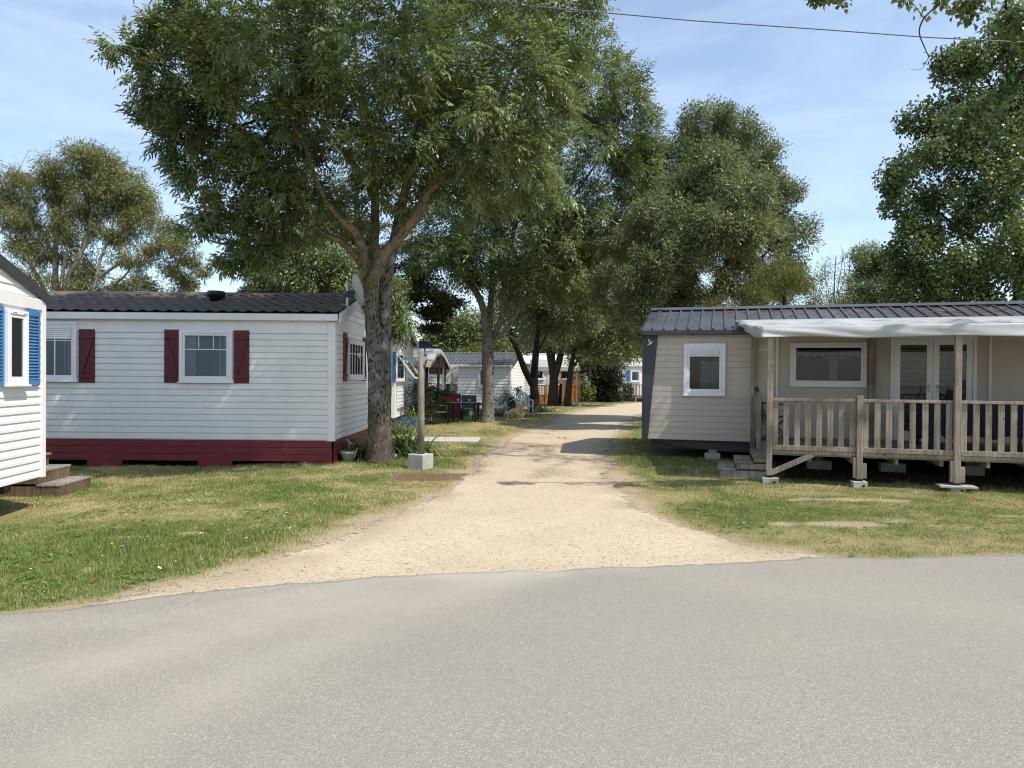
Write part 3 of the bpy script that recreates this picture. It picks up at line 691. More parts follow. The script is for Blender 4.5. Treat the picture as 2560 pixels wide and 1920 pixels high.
# --- C: tan home with the covered veranda
oC = gp(1781, 1151); mC = -0.288; aC = math.atan(mC)
dC = Vector((math.cos(aC), math.sin(aC), 0))
k_ = (1612 - 1280) / FOC                               # left corner seen at column 1612
tC = (k_ * oC.y - oC.x) / (dC.x - k_ * dC.y); oC = oC + dC * tC
C = Home('mobile_home', 'tan clad mobile home with anthracite corner panel and ribbed dark metal roof', (oC.x, oC.y, 0), aC, 9.6, 3.9)
zC0 = C.pick(1720, 1100)[1]; zCe = C.pick(1730, 836)[1] + .06; zCr = zCe + .55
walls(C, zC0, zCe, zCr, .118, .014, TAN, .011)
rfC = roof(C, 'rib', zCe, zCr, M('ribbed_roof_metal', (.085, .09, .105), .42, (.055, .06, .07), 1.6, spec=.5), .14, .05)
fascia(C, zCe, ANTH, .14, .05, .10, .27)
rakes(C, zCe, zCr, ANTH, .14, .05, .14)
pa = [C.pick(*q)[0] for q in ((1610, 842), (1645, 842), (1619.5, 1098), (1610, 1098))]
MB().prism([(-.02, zC0 - .005), (pa[2], zC0 - .005), (pa[1], zCe - .06), (-.02, zCe - .06)], -.05, -.0, None).box(-.05, -.018, -.05, 3.9, zC0 - .005, zCe - .06).build('corner_panel', ANTH, C.e, .004)
# pale folded-paper bird on the corner panel
bx0, bz0 = C.pick(1618, 864); bx1, bz1 = C.pick(1634, 848); sx, sz = bx1 - bx0, bz1 - bz0
bm_ = MB()
for tri in (((.0, .02), (.30, .10), (.42, .40)), ((.30, .10), (.75, .28), (.42, .42)), ((.42, .40), (.28, .98), (.14, .90)), ((.42, .40), (.70, .62), (.75, .28)), ((.70, .62), (1.0, .72), (.80, .45)), ((.42, .40), (.50, .82), (.28, .98))):
    bm_.prism([(bx0 + u * sx, bz0 + v * sz) for u, v in tri], -.054, -.0505)
bm_.build('bird_emblem', TRIM, C.e)
MB().box(.1, C.L - .1, .25, .40, .18, zC0 - .004).box(.1, C.L - .1, C.W - .4, C.W - .25, .18, zC0 - .004).box(.1, C.L - .1, .4, C.W - .4, zC0 - .1, zC0 - .006).prism([(.12, zC0 - .01), (3.0, zC0 - .01), (3.0, .17), (1.5, .17), (.7, .24)], .12, .16).build('chassis', CHASSIS, C.e, .004)
MB().box(.05, C.L, C.W - .06, C.W - .02, -.1, zC0).box(C.L - .06, C.L - .02, .1, C.W, -.1, zC0).build('skirt', CHASSIS, C.e)  # rear panel is unseen, added to block light passing under the home
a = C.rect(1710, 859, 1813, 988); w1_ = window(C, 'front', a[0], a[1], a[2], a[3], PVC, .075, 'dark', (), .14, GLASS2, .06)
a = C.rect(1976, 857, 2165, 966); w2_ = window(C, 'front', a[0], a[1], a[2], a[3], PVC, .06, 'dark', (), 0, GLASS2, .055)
def inner(px0, py0, px1, py1, name, mat, wav=.0, scal=0, par=None):
    q = C.rect(px0, py0, px1, py1); vs = []; n = 40
    for i in range(n + 1):
        x = q[0] + (q[1] - q[0]) * i / n; yy = -.036 - wav * (.5 + .5 * math.sin(i * 1.1)); vs += [(x, yy, q[2] + (scal * abs(math.sin(i * .55)))), (x, yy, q[3])]
    mb = MB(); mb.add(vs, [(2 * i, 2 * i + 2, 2 * i + 3, 2 * i + 1) for i in range(n)]); mb.build(name, mat, par or w2_, 0, True)
inner(1752, 903, 1800, 975, 'curtain', CURT, .012, 0, w1_); inner(1722, 953, 1751, 975, 'curtain', CURTD, .01, 0, w1_); inner(1722, 880, 1800, 892, 'blind_or_backlight', BLIND_OR_BACKLIGHT, 0, 0, w1_)
inner(1992, 876, 2150, 892, 'lace_valance', CURTL_OR_BACKLIGHT, .004, .03)
inner(2064, 893, 2117, 898, 'blind_or_backlight', BLIND_OR_BACKLIGHT); inner(2073, 899, 2092, 951, 'curtain', CURTL_OR_BACKLIGHT, .005); inner(1994, 920, 2041, 951, 'curtain', CURTD, .004)  # the two pale pieces imitate light showing through from a back window
# French door
a = C.rect(2226, 846, 2438, 1100); x0, x1, z0, z1 = a; z1 = min(z1 + .04, zCe - .12); z0 = .505; xm = (x0 + x1) / 2; fr = MB(); f_ = .06
for q in ((x0, x0 + f_, z0, z1), (x1 - f_, x1, z0, z1), (x0 + f_, x1 - f_, z1 - f_, z1), (x0 + f_, x1 - f_, z0, z0 + .045)): fr.box(q[0], q[1], -.05, 0, q[2], q[3])
dr = fr.build('door_frame', PVC, C.e, .004)
for sx0, sx1, hx in ((x0 + f_ + .004, xm - .003, xm - .06), (xm + .003, x1 - f_ - .004, xm + .07)):
    lf = MB(); w_ = .10; zz0, zz1 = z0 + .05, z1 - f_ - .004
    for q in ((sx0, sx0 + w_, zz0, zz1), (sx1 - w_, sx1, zz0, zz1), (sx0 + w_, sx1 - w_, zz1 - w_, zz1), (sx0 + w_, sx1 - w_, zz0, zz0 + .13)): lf.box(q[0], q[1], -.04, 0, q[2], q[3])
    do = lf.build('door', PVC, C.e, .004)
    MB().box(sx0 + w_, sx1 - w_, -.022, -.016, zz0 + .13, zz1 - w_).build('pane', GLASS2, do)
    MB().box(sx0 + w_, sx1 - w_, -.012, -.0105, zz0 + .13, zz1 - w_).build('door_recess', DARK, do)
    MB().tube([(hx, -.045, 1.5), (hx, -.085, 1.5), (hx + (.13 if hx > xm else -.13), -.085, 1.5)], .010, 6).box(hx - .02, hx + .02, -.048, -.039, 1.40, 1.55).build('handle', STEEL, do)
cu = MB(); n = 26; cx0, cx1 = xm + .22, x1 - .20
for i in range(n + 1): cu.v += [(cx0 + (cx1 - cx0) * i / n, -.0145 + .002 * math.sin(i * 1.7), .75), (cx0 + (cx1 - cx0) * i / n, -.0145 + .002 * math.sin(i * 1.7), z1 - .2)]
cu.f += [(2 * i, 2 * i + 2, 2 * i + 3, 2 * i + 1) for i in range(n)]; cu.build('curtain', CURT, C.e)
for px in (1943, 2474):
    xx = C.pick(px, 900)[0]; MB().box(xx - .022, xx + .022, -.045, -.0, zC0 + .1, zCe - .1).build('cover_strip', TRIM, C.e, .004)
vx = C.rect(1891, 865, 1917, 877); vv = MB()
for i in range(5): vv.box(vx[0], vx[1], -.026, -.01, vx[2] + i * .022, vx[2] + i * .022 + .012)
vv.build('vent_grille', TRIM, C.e)
# leaf litter lying on the roof
def litter(h, ze, zr, oy, n, mat, parent):
    k = (zr - ze) / (h.W / 2); r_ = np.random.default_rng(5); V = []; Fc = []
    for i in range(n):
        t = 1 - abs(r_.normal(0, .28)); x = r_.uniform(1.5, h.L) if r_.random() < .85 else r_.uniform(0, h.L)
        if t < .1: continue
        y = -oy + t * (h.W / 2 + oy); z = ze + k * y + .056; s_ = r_.uniform(.012, .04); an = r_.uniform(0, 6.28); o = len(V)
        for q in range(4): V.append((x + s_ * math.cos(an + q * 1.57) * (1.6 if q % 2 else .8), y + s_ * math.sin(an + q * 1.57), z + k * s_ * math.sin(an + q * 1.57) + r_.uniform(0, .012)))
        Fc.append((o, o + 1, o + 2, o + 3))
    mb = MB(); mb.add(V, Fc); o_ = mb.build('leaf_litter', mat, parent); o_['kind'] = 'stuff'
LITTER = M('dead_leaves', (.13, .06, .035), .9, (.20, .12, .07), 30)
litter(C, zCe, zCr, .14, 900, LITTER, rfC)

# --- veranda in front of C: everything in C's own axes, y = VY is the front edge
pv = C.Ti @ gp(1931, 1208); VY = pv.y
def vpick(px, py, yl=None):
    return C.pick(px, py, 'front', -(VY if yl is None else yl))
V = thing('wooden_veranda', 'weathered wooden veranda with slatted railings in front of the tan home', 'veranda', (oC.x, oC.y, 0), aC)
ZD = .50
vx0 = vpick(1919, 1100)[0]; VX1 = C.L
def vz(px, py): return vpick(px, py)[1]
fl = MB(); y = VY + .02
while y < -.06: fl.box(vx0 + .03, VX1, y, y + .118, ZD - .026, ZD); y += .124
fl.build('deck_floor', WOODT, V)
fr = MB().box(vx0 + .02, VX1, VY + .02, VY + .065, ZD - .06, ZD - .03).box(vx0 + .02, VX1, -.12, -.075, ZD - .17, ZD - .03).box(vx0 + .02, vx0 + .065, VY + .066, -.13, ZD - .17, ZD - .03)
xx = vx0 + .6
while xx < VX1: fr.box(xx, xx + .045, VY + .066, -.13, ZD - .15, ZD - .03); xx += .6
fr.build('joist', WOODG, V)
pxs = [(1917, 1931, True), (2142, 2156, False), (2384, 2401, True)]
posts = []
for a_, b_, tall in pxs:
    u0 = vpick(a_, 1000)[0]; u1 = vpick(b_, 1000)[0]; posts.append(((u0 + u1) / 2, max(.085, u1 - u0), tall))
step_ = posts[2][0] - posts[1][0]
posts.append((posts[2][0] + step_, .085, False)); posts.append((posts[2][0] + 2 * step_, .1, True))
ZT = vz(1960, 995); ZTOPF = vz(2000, 815)
for i, (xc, w_, tall) in enumerate(posts):
    mb = MB().box(xc - w_ / 2, xc + w_ / 2, VY - w_ + .018, VY + .018, .13, ZTOPF - .06 if tall else ZT + .05).build('post', WOODG, V, .006)
    if i: MB().box(xc - w_ / 2 - .042, xc - w_ / 2 - .001, VY - w_ + .026, VY + .016, .14, ZD - .05).box(xc + w_ / 2 + .001, xc + w_ / 2 + .055, VY - w_ + .022, VY + .016, .14, .36).build('bolster', WOODG, V, .004)
    MB().tube([(xc, VY - .02, .08), (xc, VY - .02, .14)], .02, 8).box(xc - .05, xc + .05, VY - .07, VY + .03, .122, .13).box(xc - .05, xc + .05, VY - .07, VY + .03, .095, .1).build('post_foot', CHASSIS, V)
zr0, zr1 = .535, .585
for (xa, wa, _), (xb, wb, _) in zip(posts[:-1], posts[1:]):
    a0, a1 = xa + wa / 2 + .004, xb - wb / 2 - .004; mb = MB()
    mb.box(a0, a1, VY - .022, VY + .016, ZT - .045, ZT).box(a0, a1, VY - .03, VY - .002, ZD + .025, ZD + .098).box(a0, a1, VY - .012, VY + .014, ZD - .035, ZD + .0235)
    n = 8; pit = (a1 - a0 - .085) / (n - 1)
    for j in range(n):
        s_ = a0 + j * pit + random.uniform(-.004, .004); mb.box(s_, s_ + .082, VY + .0, VY + .020, ZD + .035, ZT - .046)
    mb.build('railing_panel', WOODG, V, .004)
MB().bar((posts[0][0] + .03, VY - .0, .16), (posts[0][0] + .64, VY - .0, ZD - .03), .035, .085).build('brace', WOODG, V, .004)
for px0, px1 in ((1878, 1889), (2172, 2190)):
    u0 = C.pick(px0, 900, 'front', .15)[0]; u1 = C.pick(px1, 900, 'front', .15)[0]; MB().box(u0, max(u1, u0 + .08), -.17, -.08, .15, zCe - .06).build('post', WOODG, V, .006)
ub = C.pick(1884, 900, 'front', .15)[0]
us = C.pick(1897, 1000, 'front', 1.15)[0]
MB().box(us - .04, us + .04, -1.2, -1.12, .16, ZT + .06).build('post', WOODG, V, .006)
sp = MB().bar((ub + .04, -.17, ZT - .02), (us, -1.12, ZT - .02), .04, .045).bar((ub + .04, -.17, ZD + .06), (us, -1.12, ZD + .06), .04, .07)
for j in range(5):
    q = (j + .5) / 5; sp.bar((ub + .04 + (us - ub - .04) * q + .02, -.17 - .95 * q, ZD + .09), (ub + .04 + (us - ub - .04) * q + .02, -.17 - .95 * q, ZT - .04), .085, .02, (0, 1, 0))
sp.build('railing_panel', WOODG, V, .004)
# awning
AW = thing('tarpaulin_awning', 'white tarpaulin awning stretched from the dark roof over the veranda', 'awning', (oC.x, oC.y, 0), aC)
zbk = zCe + .10; zfr = ZTOPF; x0 = vpick(1917, 814)[0] - .03; x1 = C.L + .1
nx, ny = 80, 14; vs = []; mb = MB()
for j in range(ny + 1):
    t = j / ny
    for i in range(nx + 1):
        s_ = i / nx; xl = x0 + (1 - t) * (-.34) * (1 - t * .3); x = xl + (x1 - xl) * s_
        y = .55 + (VY - .085 - .55) * t; z = zbk + .16 + (zfr - zbk - .16) * t - .11 * math.sin(math.pi * t) * (.30 + .70 * abs(math.sin(s_ * 12.5 + .6 * math.sin(t * 3)))) + .026 * math.sin(s_ * 57 + t * 7 + 2 * math.sin(s_ * 11)) * math.sin(math.pi * t) + .012 * math.sin(s_ * 133 - t * 9)  * math.sin(math.pi * t)
        vs.append((x, y, z))
mb.add(vs, [(j * (nx + 1) + i, (j + 1) * (nx + 1) + i, (j + 1) * (nx + 1) + i + 1, j * (nx + 1) + i + 1) for j in range(ny) for i in range(nx)])
so_ = mb.build('canopy', TARP, AW, 0, True); sm = so_.modifiers.new('thick', 'SOLIDIFY'); sm.thickness = .006; sm.offset = -1
mb = MB(); vs = []; nz = 8; drop = (ZTOPF - vz(2100, 846)) * .92
for j in range(nz + 1):
    t = j / nz
    for i in range(nx * 2 + 1):
        s_ = i / (nx * 2); x = x0 - .06 + (x1 - x0 + .06) * s_; b_ = math.exp(-s_ * 5)
        fold = .022 * math.sin(s_ * 9 + t * 2.4) * t + .030 * b_ * math.sin(t * 8 - s_ * 40) * t + .012 * math.sin(s_ * 31 + 1) * t
        vs.append((x, VY - .095 - fold - .03 * math.sin(math.pi * t * .5), zfr - drop * t + .012 * math.sin(s_ * 23) * t))
w2 = nx * 2 + 1
mb.add(vs, [(j * w2 + i, (j + 1) * w2 + i, (j + 1) * w2 + i + 1, j * w2 + i + 1) for j in range(nz) for i in range(nx * 2)])
so_ = mb.build('valance', TARP, AW, 0, True); sm = so_.modifiers.new('thick', 'SOLIDIFY'); sm.thickness = .004
mb = MB(); vs = []; n = 12; m_ = 6
for i in range(n + 1):
    t = i / n; y = .2 + (VY - .09 - .2) * t; xl = x0 - .33 * (1 - t)
    ztop = zbk + .16 + (zfr - zbk - .16) * ((y - .55) / (VY - .55)) - .1 * math.sin(math.pi * t) * .35; zb_ = ztop - .03 - (drop - .02) * min(1, t * 1.6)
    for q in range(m_ + 1): vs.append((xl - .05 * math.sin(math.pi * q / m_) - .03 * math.sin(i * 1.7 + q), y, ztop + (zb_ - ztop) * q / m_))
mb.add(vs, [(i * (m_ + 1) + q, i * (m_ + 1) + q + 1, (i + 1) * (m_ + 1) + q + 1, (i + 1) * (m_ + 1) + q) for i in range(n) for q in range(m_)])
so_ = mb.build('side_flap', TARP, AW, 0, True); sm = so_.modifiers.new('thick', 'SOLIDIFY'); sm.thickness = .004
# steps
pst = C.Ti @ gp(1794, 1196); pse = C.Ti @ gp(1897, 1203)
ST = thing('wooden_steps', 'grey weathered timber steps climbing to the wooden veranda', 'steps', C.T @ Vector((pst.x, pst.y, 0)), aC)
wst = min(-.25 - pst.y, 1.0); run = (vx0 + .05 - pst.x) / 3
for i in range(3):
    hh = (.17, .29, .405)[i]; x_ = i * run
    MB().box(x_ + .03, 3 * run - .01 + (.0 if i < 2 else .0), .0, .035, hh - (.2 if i == 0 else .118), hh - .032).box(x_ + .03, x_ + .06, .036, wst, hh - (.2 if i == 0 else .118), hh - .032).build('riser', WOODG, ST, .004)
    mb = MB()
    for k in range(2): mb.box(x_ + k * run * .53, x_ + (k + 1) * run * .53 - .006, -.02, wst + .02, hh - .03, hh)
    mb.build('tread', WOODT, ST, .003)
# footing blocks under the posts
def footing(parent_xy, label, w=.2, d=.2, h_=.12, slab=False):
    t = thing('footing_block', label, 'concrete block', (parent_xy.x, parent_xy.y, 0), aC + random.uniform(-.15, .15), 'concrete footings under the veranda')
    MB().prism([(-w * .40, -.1), (w * .40, -.1), (w / 2, h_ * .8), (w * .52, h_ - .02), (-w * .52, h_ - .02), (-w / 2, h_ * .8)], -d / 2, d / 2).build('block', CONCL, t, .01)
    if slab: MB().box(-.24, .24, -.15, .15, h_ - .019, h_ + .012).build('slab', CONC, t, .006)
    else: MB().box(-w * .5, w * .5, -d * .5, d * .5, h_ - .021, h_ - .004).build('rim', CONCL, t, .004)
    MB().lathe([(.018, 0), (.018, .004)], 10, Matrix.Translation((w * .22, -d / 2 - .003, h_ * .35)) @ Matrix.Rotation(R(90), 4, 'X')).build('hole', DARK, t)
footing(C.T @ Vector((posts[0][0] + .02, VY - .02, 0)), 'concrete footing under the tall post beside the grey steps', .24, .2, .095)
footing(C.T @ Vector((posts[1][0], VY - .02, 0)), 'concrete footing under the short veranda post', .2, .2, .1)
footing(C.T @ Vector((posts[2][0], VY - .02, 0)), 'concrete footing topped by a wider slab under the tall veranda post', .2, .2, .085, True)
b0 = thing('support_block', 'grey concrete block propping the tan home beside the timber steps', 'concrete block', (*gp(1781, 1151).xy, 0), aC)
MB().box(-.15, .15, .0, .25, -.05, .14).build('block', CONC, b0, .01); MB().box(-.08, .08, .05, .2, .142, .2).build('wedge', WOODG, b0)
for i, (xa, ya) in enumerate(((3.2, -.7), (4.4, -.7), (5.6, -.7), (6.7, -.7))):
    p = C.T @ Vector((xa, ya, 0)); b1 = thing('deck_pier', 'shaded concrete pier under the veranda deck, %s' % ('nearest the steps', 'second from the steps', 'third from the steps', 'farthest from the steps')[i], 'concrete block', (p.x, p.y, 0), aC, 'piers in the dark under the veranda')
    MB().box(-.2, .2, -.12, .12, -.05, .16).build('block', CONC, b1, .01); MB().box(-.06, .06, -.05, .05, .161, ZD - .16).build('stub', WOODG, b1)

# garden furniture on the veranda
def folding_chair(name, label, loc, rz, group=None):
    t = thing(name, label, 'chair', loc, rz, group)
    for s_ in (-.22, .22):
        MB().bar((s_, -.24, .0), (s_, .18, .46), .025, .03).build('leg', BLACKP, t); MB().bar((s_ * .9, .24, .0), (s_ * .9, -.2, .44), .025, .03).bar((s_ * .9, .16, .30), (s_ * .9, .34, .98), .025, .03).build('leg', BLACKP, t)
        MB().bar((s_, -.22, .66), (s_, .26, .68), .045, .02).build('armrest', BLACKP, t)
    MB().box(-.2, .2, -.22, .2, .43, .45).build('seat', BLACKP, t, .006)
    MB().bar((0, .20, .47), (0, .335, .96), .36, .012, (0, 1, 0)).build('backrest', BLACKP, t)
    return t
def cpt(x, y, z=0): return C.T @ Vector((x, y, z))
folding_chair('folding_chair', 'black folding chair at the open step end of the veranda', cpt(vx0 + .25, -.95, ZD), aC + R(80), 'black folding chairs on the veranda')
folding_chair('folding_chair', 'black folding chair behind the railing before the glass doors', cpt(C.pick(2335, 1000, 'front', 1.1)[0], -1.15, ZD), aC + R(-75), 'black folding chairs on the veranda')
tb = thing('covered_table', 'long veranda table draped in black cloth behind the slatted railing', 'table', cpt(posts[2][0] + .75, -1.35, ZD), aC)
MB().box(-.85, .95, -.45, .45, .70, .73).build('tabletop', BLACKP, tb, .004)
for sx in (-.78, .88):
    for sy in (-.4, .4): MB().box(sx - .025, sx + .025, sy - .025, sy + .025, 0, .699).build('leg', BLACKP, tb)
mb = MB(); n = 60; per = [(-.87, -.47), (.97, -.47), (.97, .47), (-.87, .47), (-.87, -.47)]; vs = []
for (ax, ay), (bx, by) in zip(per[:-1], per[1:]):
    for i in range(n):
        q = i / n; w_ = .02 * math.sin(q * 40); nx_, ny_ = (by - ay), -(bx - ax); l_ = math.hypot(nx_, ny_)
        vs += [(ax + (bx - ax) * q, ay + (by - ay) * q, .738), (ax + (bx - ax) * q + nx_ / l_ * (.03 + w_), ay + (by - ay) * q + ny_ / l_ * (.03 + w_), .22 + .03 * math.sin(q * 22))]
m_ = len(vs) // 2
mb.add(vs, [(2 * i, 2 * i + 1, 2 * ((i + 1) % m_) + 1, 2 * ((i + 1) % m_)) for i in range(m_)] + [tuple(2 * i for i in range(0, m_, n))])
tag(mb.build('tablecloth', M('black_cloth', (.012, .013, .02), .85), None), 'black cloth hanging over the long veranda table', 'tablecloth').matrix_world = Matrix.Translation(cpt(posts[2][0] + .75, -1.35, ZD)) @ Matrix.Rotation(aC, 4, 'Z')
grl = thing('garden_chair', 'black slatted garden chair with high back at the end of the veranda', 'chair', cpt(C.pick(2556, 950, 'front', 1.2)[0] + .15, -1.5, ZD), aC + R(170))
MB().bar((0, .22, .45), (0, .38, 1.12), .5, .03, (0, 1, 0)).build('backrest', BLACKP, grl, .01); MB().box(-.25, .25, -.25, .24, .42, .449).build('seat', BLACKP, grl, .01)
for sx in (-.23, .23):
    for sy in (-.22, .22): MB().box(sx - .02, sx + .02, sy - .02, sy + .02, 0, .419).build('leg', BLACKP, grl)

# --- D: white home behind, gable with deep blue shutters and a propped window
D = Home('mobile_home', 'white mobile home with dark blue shutters and a propped open window behind the ash trunk', (-11.4, 21.95, 0), 0, 7.8, 3.95)
zE = D.pick(1032, 864, 'right')[1]; zP = D.pick(1008, 824, 'right')[1]
walls(D, .35, zE, zP, .116, .013, WHITE); corners(D, .34, zE - .02, TRIM, .09, .03)
roof(D, 'tile', zE, zP, TILE, .10, .2); rakes(D, zE, zP, TRIM, .10, .2, .14); fascia(D, zE, TRIM, .1, .1, .12, .27)
for h_, z_ in ((D, .35), ):
    MB().box(.02, h_.L - .02, .02, h_.W - .02, -.1, z_ - .002).build('skirt', CHASSIS, h_.e)
a = D.rect(985, 884, 1004, 952, 'right'); window(D, 'right', a[0] + .15, a[1] + .25, a[2], a[3], PVC, .05, 'dim')
shutter(D, 'right', a[0] - .28, a[0] + .12, a[2] - .03, a[3] + .05, BLUEDARK); shutter(D, 'right', a[1] + .28, a[1] + .62, a[2] - .03, a[3] + .05, BLUEDARK, True)
fw_ = MB(); xa, xb = a[0] + .2, a[1] + .2; q = D.right
for (u0, v0, y0), (u1, v1, y1) in (((xa, a[3], .07), (xa, a[2] + .1, .62)), ((xb, a[3], .07), (xb, a[2] + .1, .62)), ((xa, a[2] + .1, .62), (xb, a[2] + .1, .62)), ((xa, a[3], .07), (xb, a[3], .07))):
    fw_.bar((u0, -y0, v0), (u1, -y1, v1), .05, .05, (0, 1, .2), q)
fo = fw_.build('open_sash', PVC, D.e)
MB().add([(xa, -.07, a[3]), (xb, -.07, a[3]), (xb, -.62, a[2] + .1), (xa, -.62, a[2] + .1)], [(0, 1, 2, 3)], q).build('pane', GLASS, fo)

# --- F: grey-roofed white home beyond the second ash
aF = -.20; pF = at(1275.5, 950, 37.0)
dF = Vector((math.cos(aF), math.sin(aF), 0)); oF = Vector((pF.x, pF.y, 0)) - dF * 8.2
F_ = Home('mobile_home', 'white mobile home with sun dappled grey tiled roof beyond the second ash', oF, aF, 8.2, 3.9)
zE = F_.pick(1250, 913)[1]; zP = zE + .62
walls(F_, .3, zE, zP, .165, .02, WHITE); corners(F_, .3, zE - .02, TRIM, .09, .03)
roof(F_, 'tile', zE, zP, M('grey_tile', (.10, .10, .105), .6, (.065, .065, .07), 2.5), .12, .14); rakes(F_, zE, zP, ANTH, .12, .14, .14); fascia(F_, zE, TRIM, .12, .14, .1, .3)
MB().box(.02, F_.L - .02, .02, F_.W - .02, -.1, .298).build('skirt', TRIM, F_.e)
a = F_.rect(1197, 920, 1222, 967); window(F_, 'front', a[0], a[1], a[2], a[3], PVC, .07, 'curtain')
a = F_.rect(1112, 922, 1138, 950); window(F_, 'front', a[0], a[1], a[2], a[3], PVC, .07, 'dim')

# --- E: canvas pergola with striped curtains
E0 = at(1070, 1000, 30.0); E1 = at(1121, 1000, 33.5)
E = thing('canvas_pergola', 'pale canvas covered pergola with dark posts and brown striped curtains', 'pergola', (0, 0, 0))
zt = at(1085, 872, 30).z; ze_ = at(1070, 908, 30).z
mb = MB(); n = 14; vs = []
yb, yf = 33.5, 30.0
rows = 12; cols = 16
xn, xf = at(1069, 900, yf).x, at(1127, 900, yb).x
xw0 = xn - 3.0
def xend(t): return xn + (xf - xn) * t
zr_ = at(1103, 872, 31.75).z; ze_ = at(1069, 909, yf).z
for i in range(cols + 1):
    for j in range(rows + 1):
        t = j / rows; arch = 1 - abs(2 * t - 1) ** 1.25; x = xw0 + (xend(t) - xw0) * i / cols
        vs.append((x, yf + (yb - yf) * t, ze_ - .10 + (zr_ - ze_ + .10) * arch - .05 * abs(math.sin(i * .8)) * (1 - arch)))
mb.add(vs, [(i * (rows + 1) + j, (i + 1) * (rows + 1) + j, (i + 1) * (rows + 1) + j + 1, i * (rows + 1) + j + 1) for i in range(cols) for j in range(rows)])
TARPG = M('grey_canvas', (.36, .37, .365), .6, (.29, .30, .295), 3)
so_ = mb.build('canopy', TARPG, E, 0, True); sm = so_.modifiers.new('thick', 'SOLIDIFY'); sm.thickness = .01
mb = MB(); vs = []
for j in range(rows + 1):
    t = j / rows; arch = 1 - abs(2 * t - 1) ** 1.25; zz_ = ze_ - .10 + (zr_ - ze_ + .10) * arch
    vs += [(xend(t) + .01, yf + (yb - yf) * t, zz_), (xend(t) + .03, yf + (yb - yf) * t, zz_ - .2 - .07 * abs(math.sin(t * 9)))]
mb.add(vs, [(2 * j, 2 * j + 2, 2 * j + 3, 2 * j + 1) for j in range(rows)]); so_ = mb.build('valance', TARPG, E, 0, True); sm = so_.modifiers.new('thick', 'SOLIDIFY'); sm.thickness = .01
for t, ex in ((.04, 0), (.52, .3), (.96, 0)):
    x = xend(t) - .08; y = yf + (yb - yf) * t; MB().box(x - .055, x + .055, y - .055, y + .055, -.1, ze_ + ex).build('post', WOODD, E)
MB().bar((xend(.04) - .08, yf + .14, ze_ - .06), (xend(.96) - .08, yb - .14, ze_ - .06), .08, .16).build('beam', WOODD, E)
xw1 = xend(.9)
def drape(name, p, q, z0, z1, mat, par):
    mb = MB(); n = 60; vs = []; d = (Vector(q) - Vector(p)); nn = Vector((-d.y, d.x, 0)).normalized()
    for i in range(n + 1):
        b_ = Vector(p) + d * (i / n) + nn * (.04 * math.sin(i * 1.3)); vs += [(b_.x, b_.y, z0), (b_.x, b_.y, z1)]
    mb.add(vs, [(2 * i, 2 * i + 2, 2 * i + 3, 2 * i + 1) for i in range(n)]); o = mb.build(name, mat, par, 0, True); sm = o.modifiers.new('thick', 'SOLIDIFY'); sm.thickness = .008; return o
XS = [at(q, 950, yb - .2).x for q in (1073, 1107, 1144)]
drape('curtain', (XS[0], yb - .2, 0), (XS[1], yb - .2, 0), 1.75, ze_ + .05, STRIPE, E)
drape('curtain', (XS[0], yb - .2, 0), (XS[1], yb - .2, 0), .1, 1.15, STRIPE, E)
drape('wind_screen', (XS[1] + .06, yb - .15, 0), (XS[2], yb - .15, 0), .05, ze_ - .02, STRIPEG, E)
for q in (.12, .56): MB().box(XS[1] + .06 + (XS[2] - XS[1]) * q, XS[1] + .06 + (XS[2] - XS[1]) * (q + .34), yb - .22, yb - .20, 1.3, 2.0).build('clear_panel', GREYTRIM, E)
MB().box(xw1 - 2.4, xw1 - .7, yf + .02, yf + .06, .1, ze_ - .15).build('side_panel', M('pale_blue_panel', (.50, .58, .63), .6), E)
MB().box(xw1 - .6, xw1 - .06, yf + .3, yf + .34, .05, 1.0).build('low_panel', WOODD, E)

# --- G: home with the orange wooden terrace; H: home with one blue shutter; three small sheds
pG = at(1352, 1000, 49.0)
G = Home('mobile_home', 'white mobile home behind the orange stained wooden terrace', (pG.x - 1.6, pG.y + 2.2, 0), -.05, 5.2, 3.6)
zE = G.pick(1400, 916)[1] + .25
walls(G, .4, zE, zE + .6, .16, .02, WHITE); roof(G, 'rib', zE, zE + .6, TRIM, .3, .2); MB().box(.02, 5.18, .02, 3.58, -.1, .398).build('skirt', CHASSIS, G.e)
for u in (1.0, 3.0): window(G, 'front', u, u + .9, 1.5, 2.2, PVC, .07, 'dim')
MB().box(2.15, 2.85, -.05, 0, .45, 2.35).build('door', PVC, G.e)
TG = thing('wooden_terrace', 'orange stained timber terrace with slim balusters beyond the ash trunks', 'terrace', (0, 0, 0))
y0 = 46.0; xa, xb = at(1337, 1000, y0).x, at(1441, 1000, y0).x; xm = at(1365, 1000, y0).x; y1 = y0 + 3.0
zt = at(1400, 964, y0).z; zd = .45
MB().box(xa, xb, y0, y1 + 1.0, zd - .05, zd).build('deck_floor', WOODO, TG); MB().box(xa, xm, y0 - .02, y0 - .002, -.05, zd - .05).box(xm, xb, y0 - .02, y0 - .002, .12, zd - .05).build('skirt_board', WOODO, TG)
def slim_rail(p, q, n, par, mat, z0, z1):
    mb = MB().bar((p[0], p[1], z1), (q[0], q[1], z1), .07, .06).bar((p[0], p[1], z0 + .08), (q[0], q[1], z0 + .08), .04, .06)
    for i in range(n + 1):
        t = i / n; mb.box(p[0] + (q[0] - p[0]) * t - .022, p[0] + (q[0] - p[0]) * t + .022, p[1] + (q[1] - p[1]) * t - .018, p[1] + (q[1] - p[1]) * t + .018, z0 + .1, z1 - .03)
    return mb.build('railing_panel', mat, par)
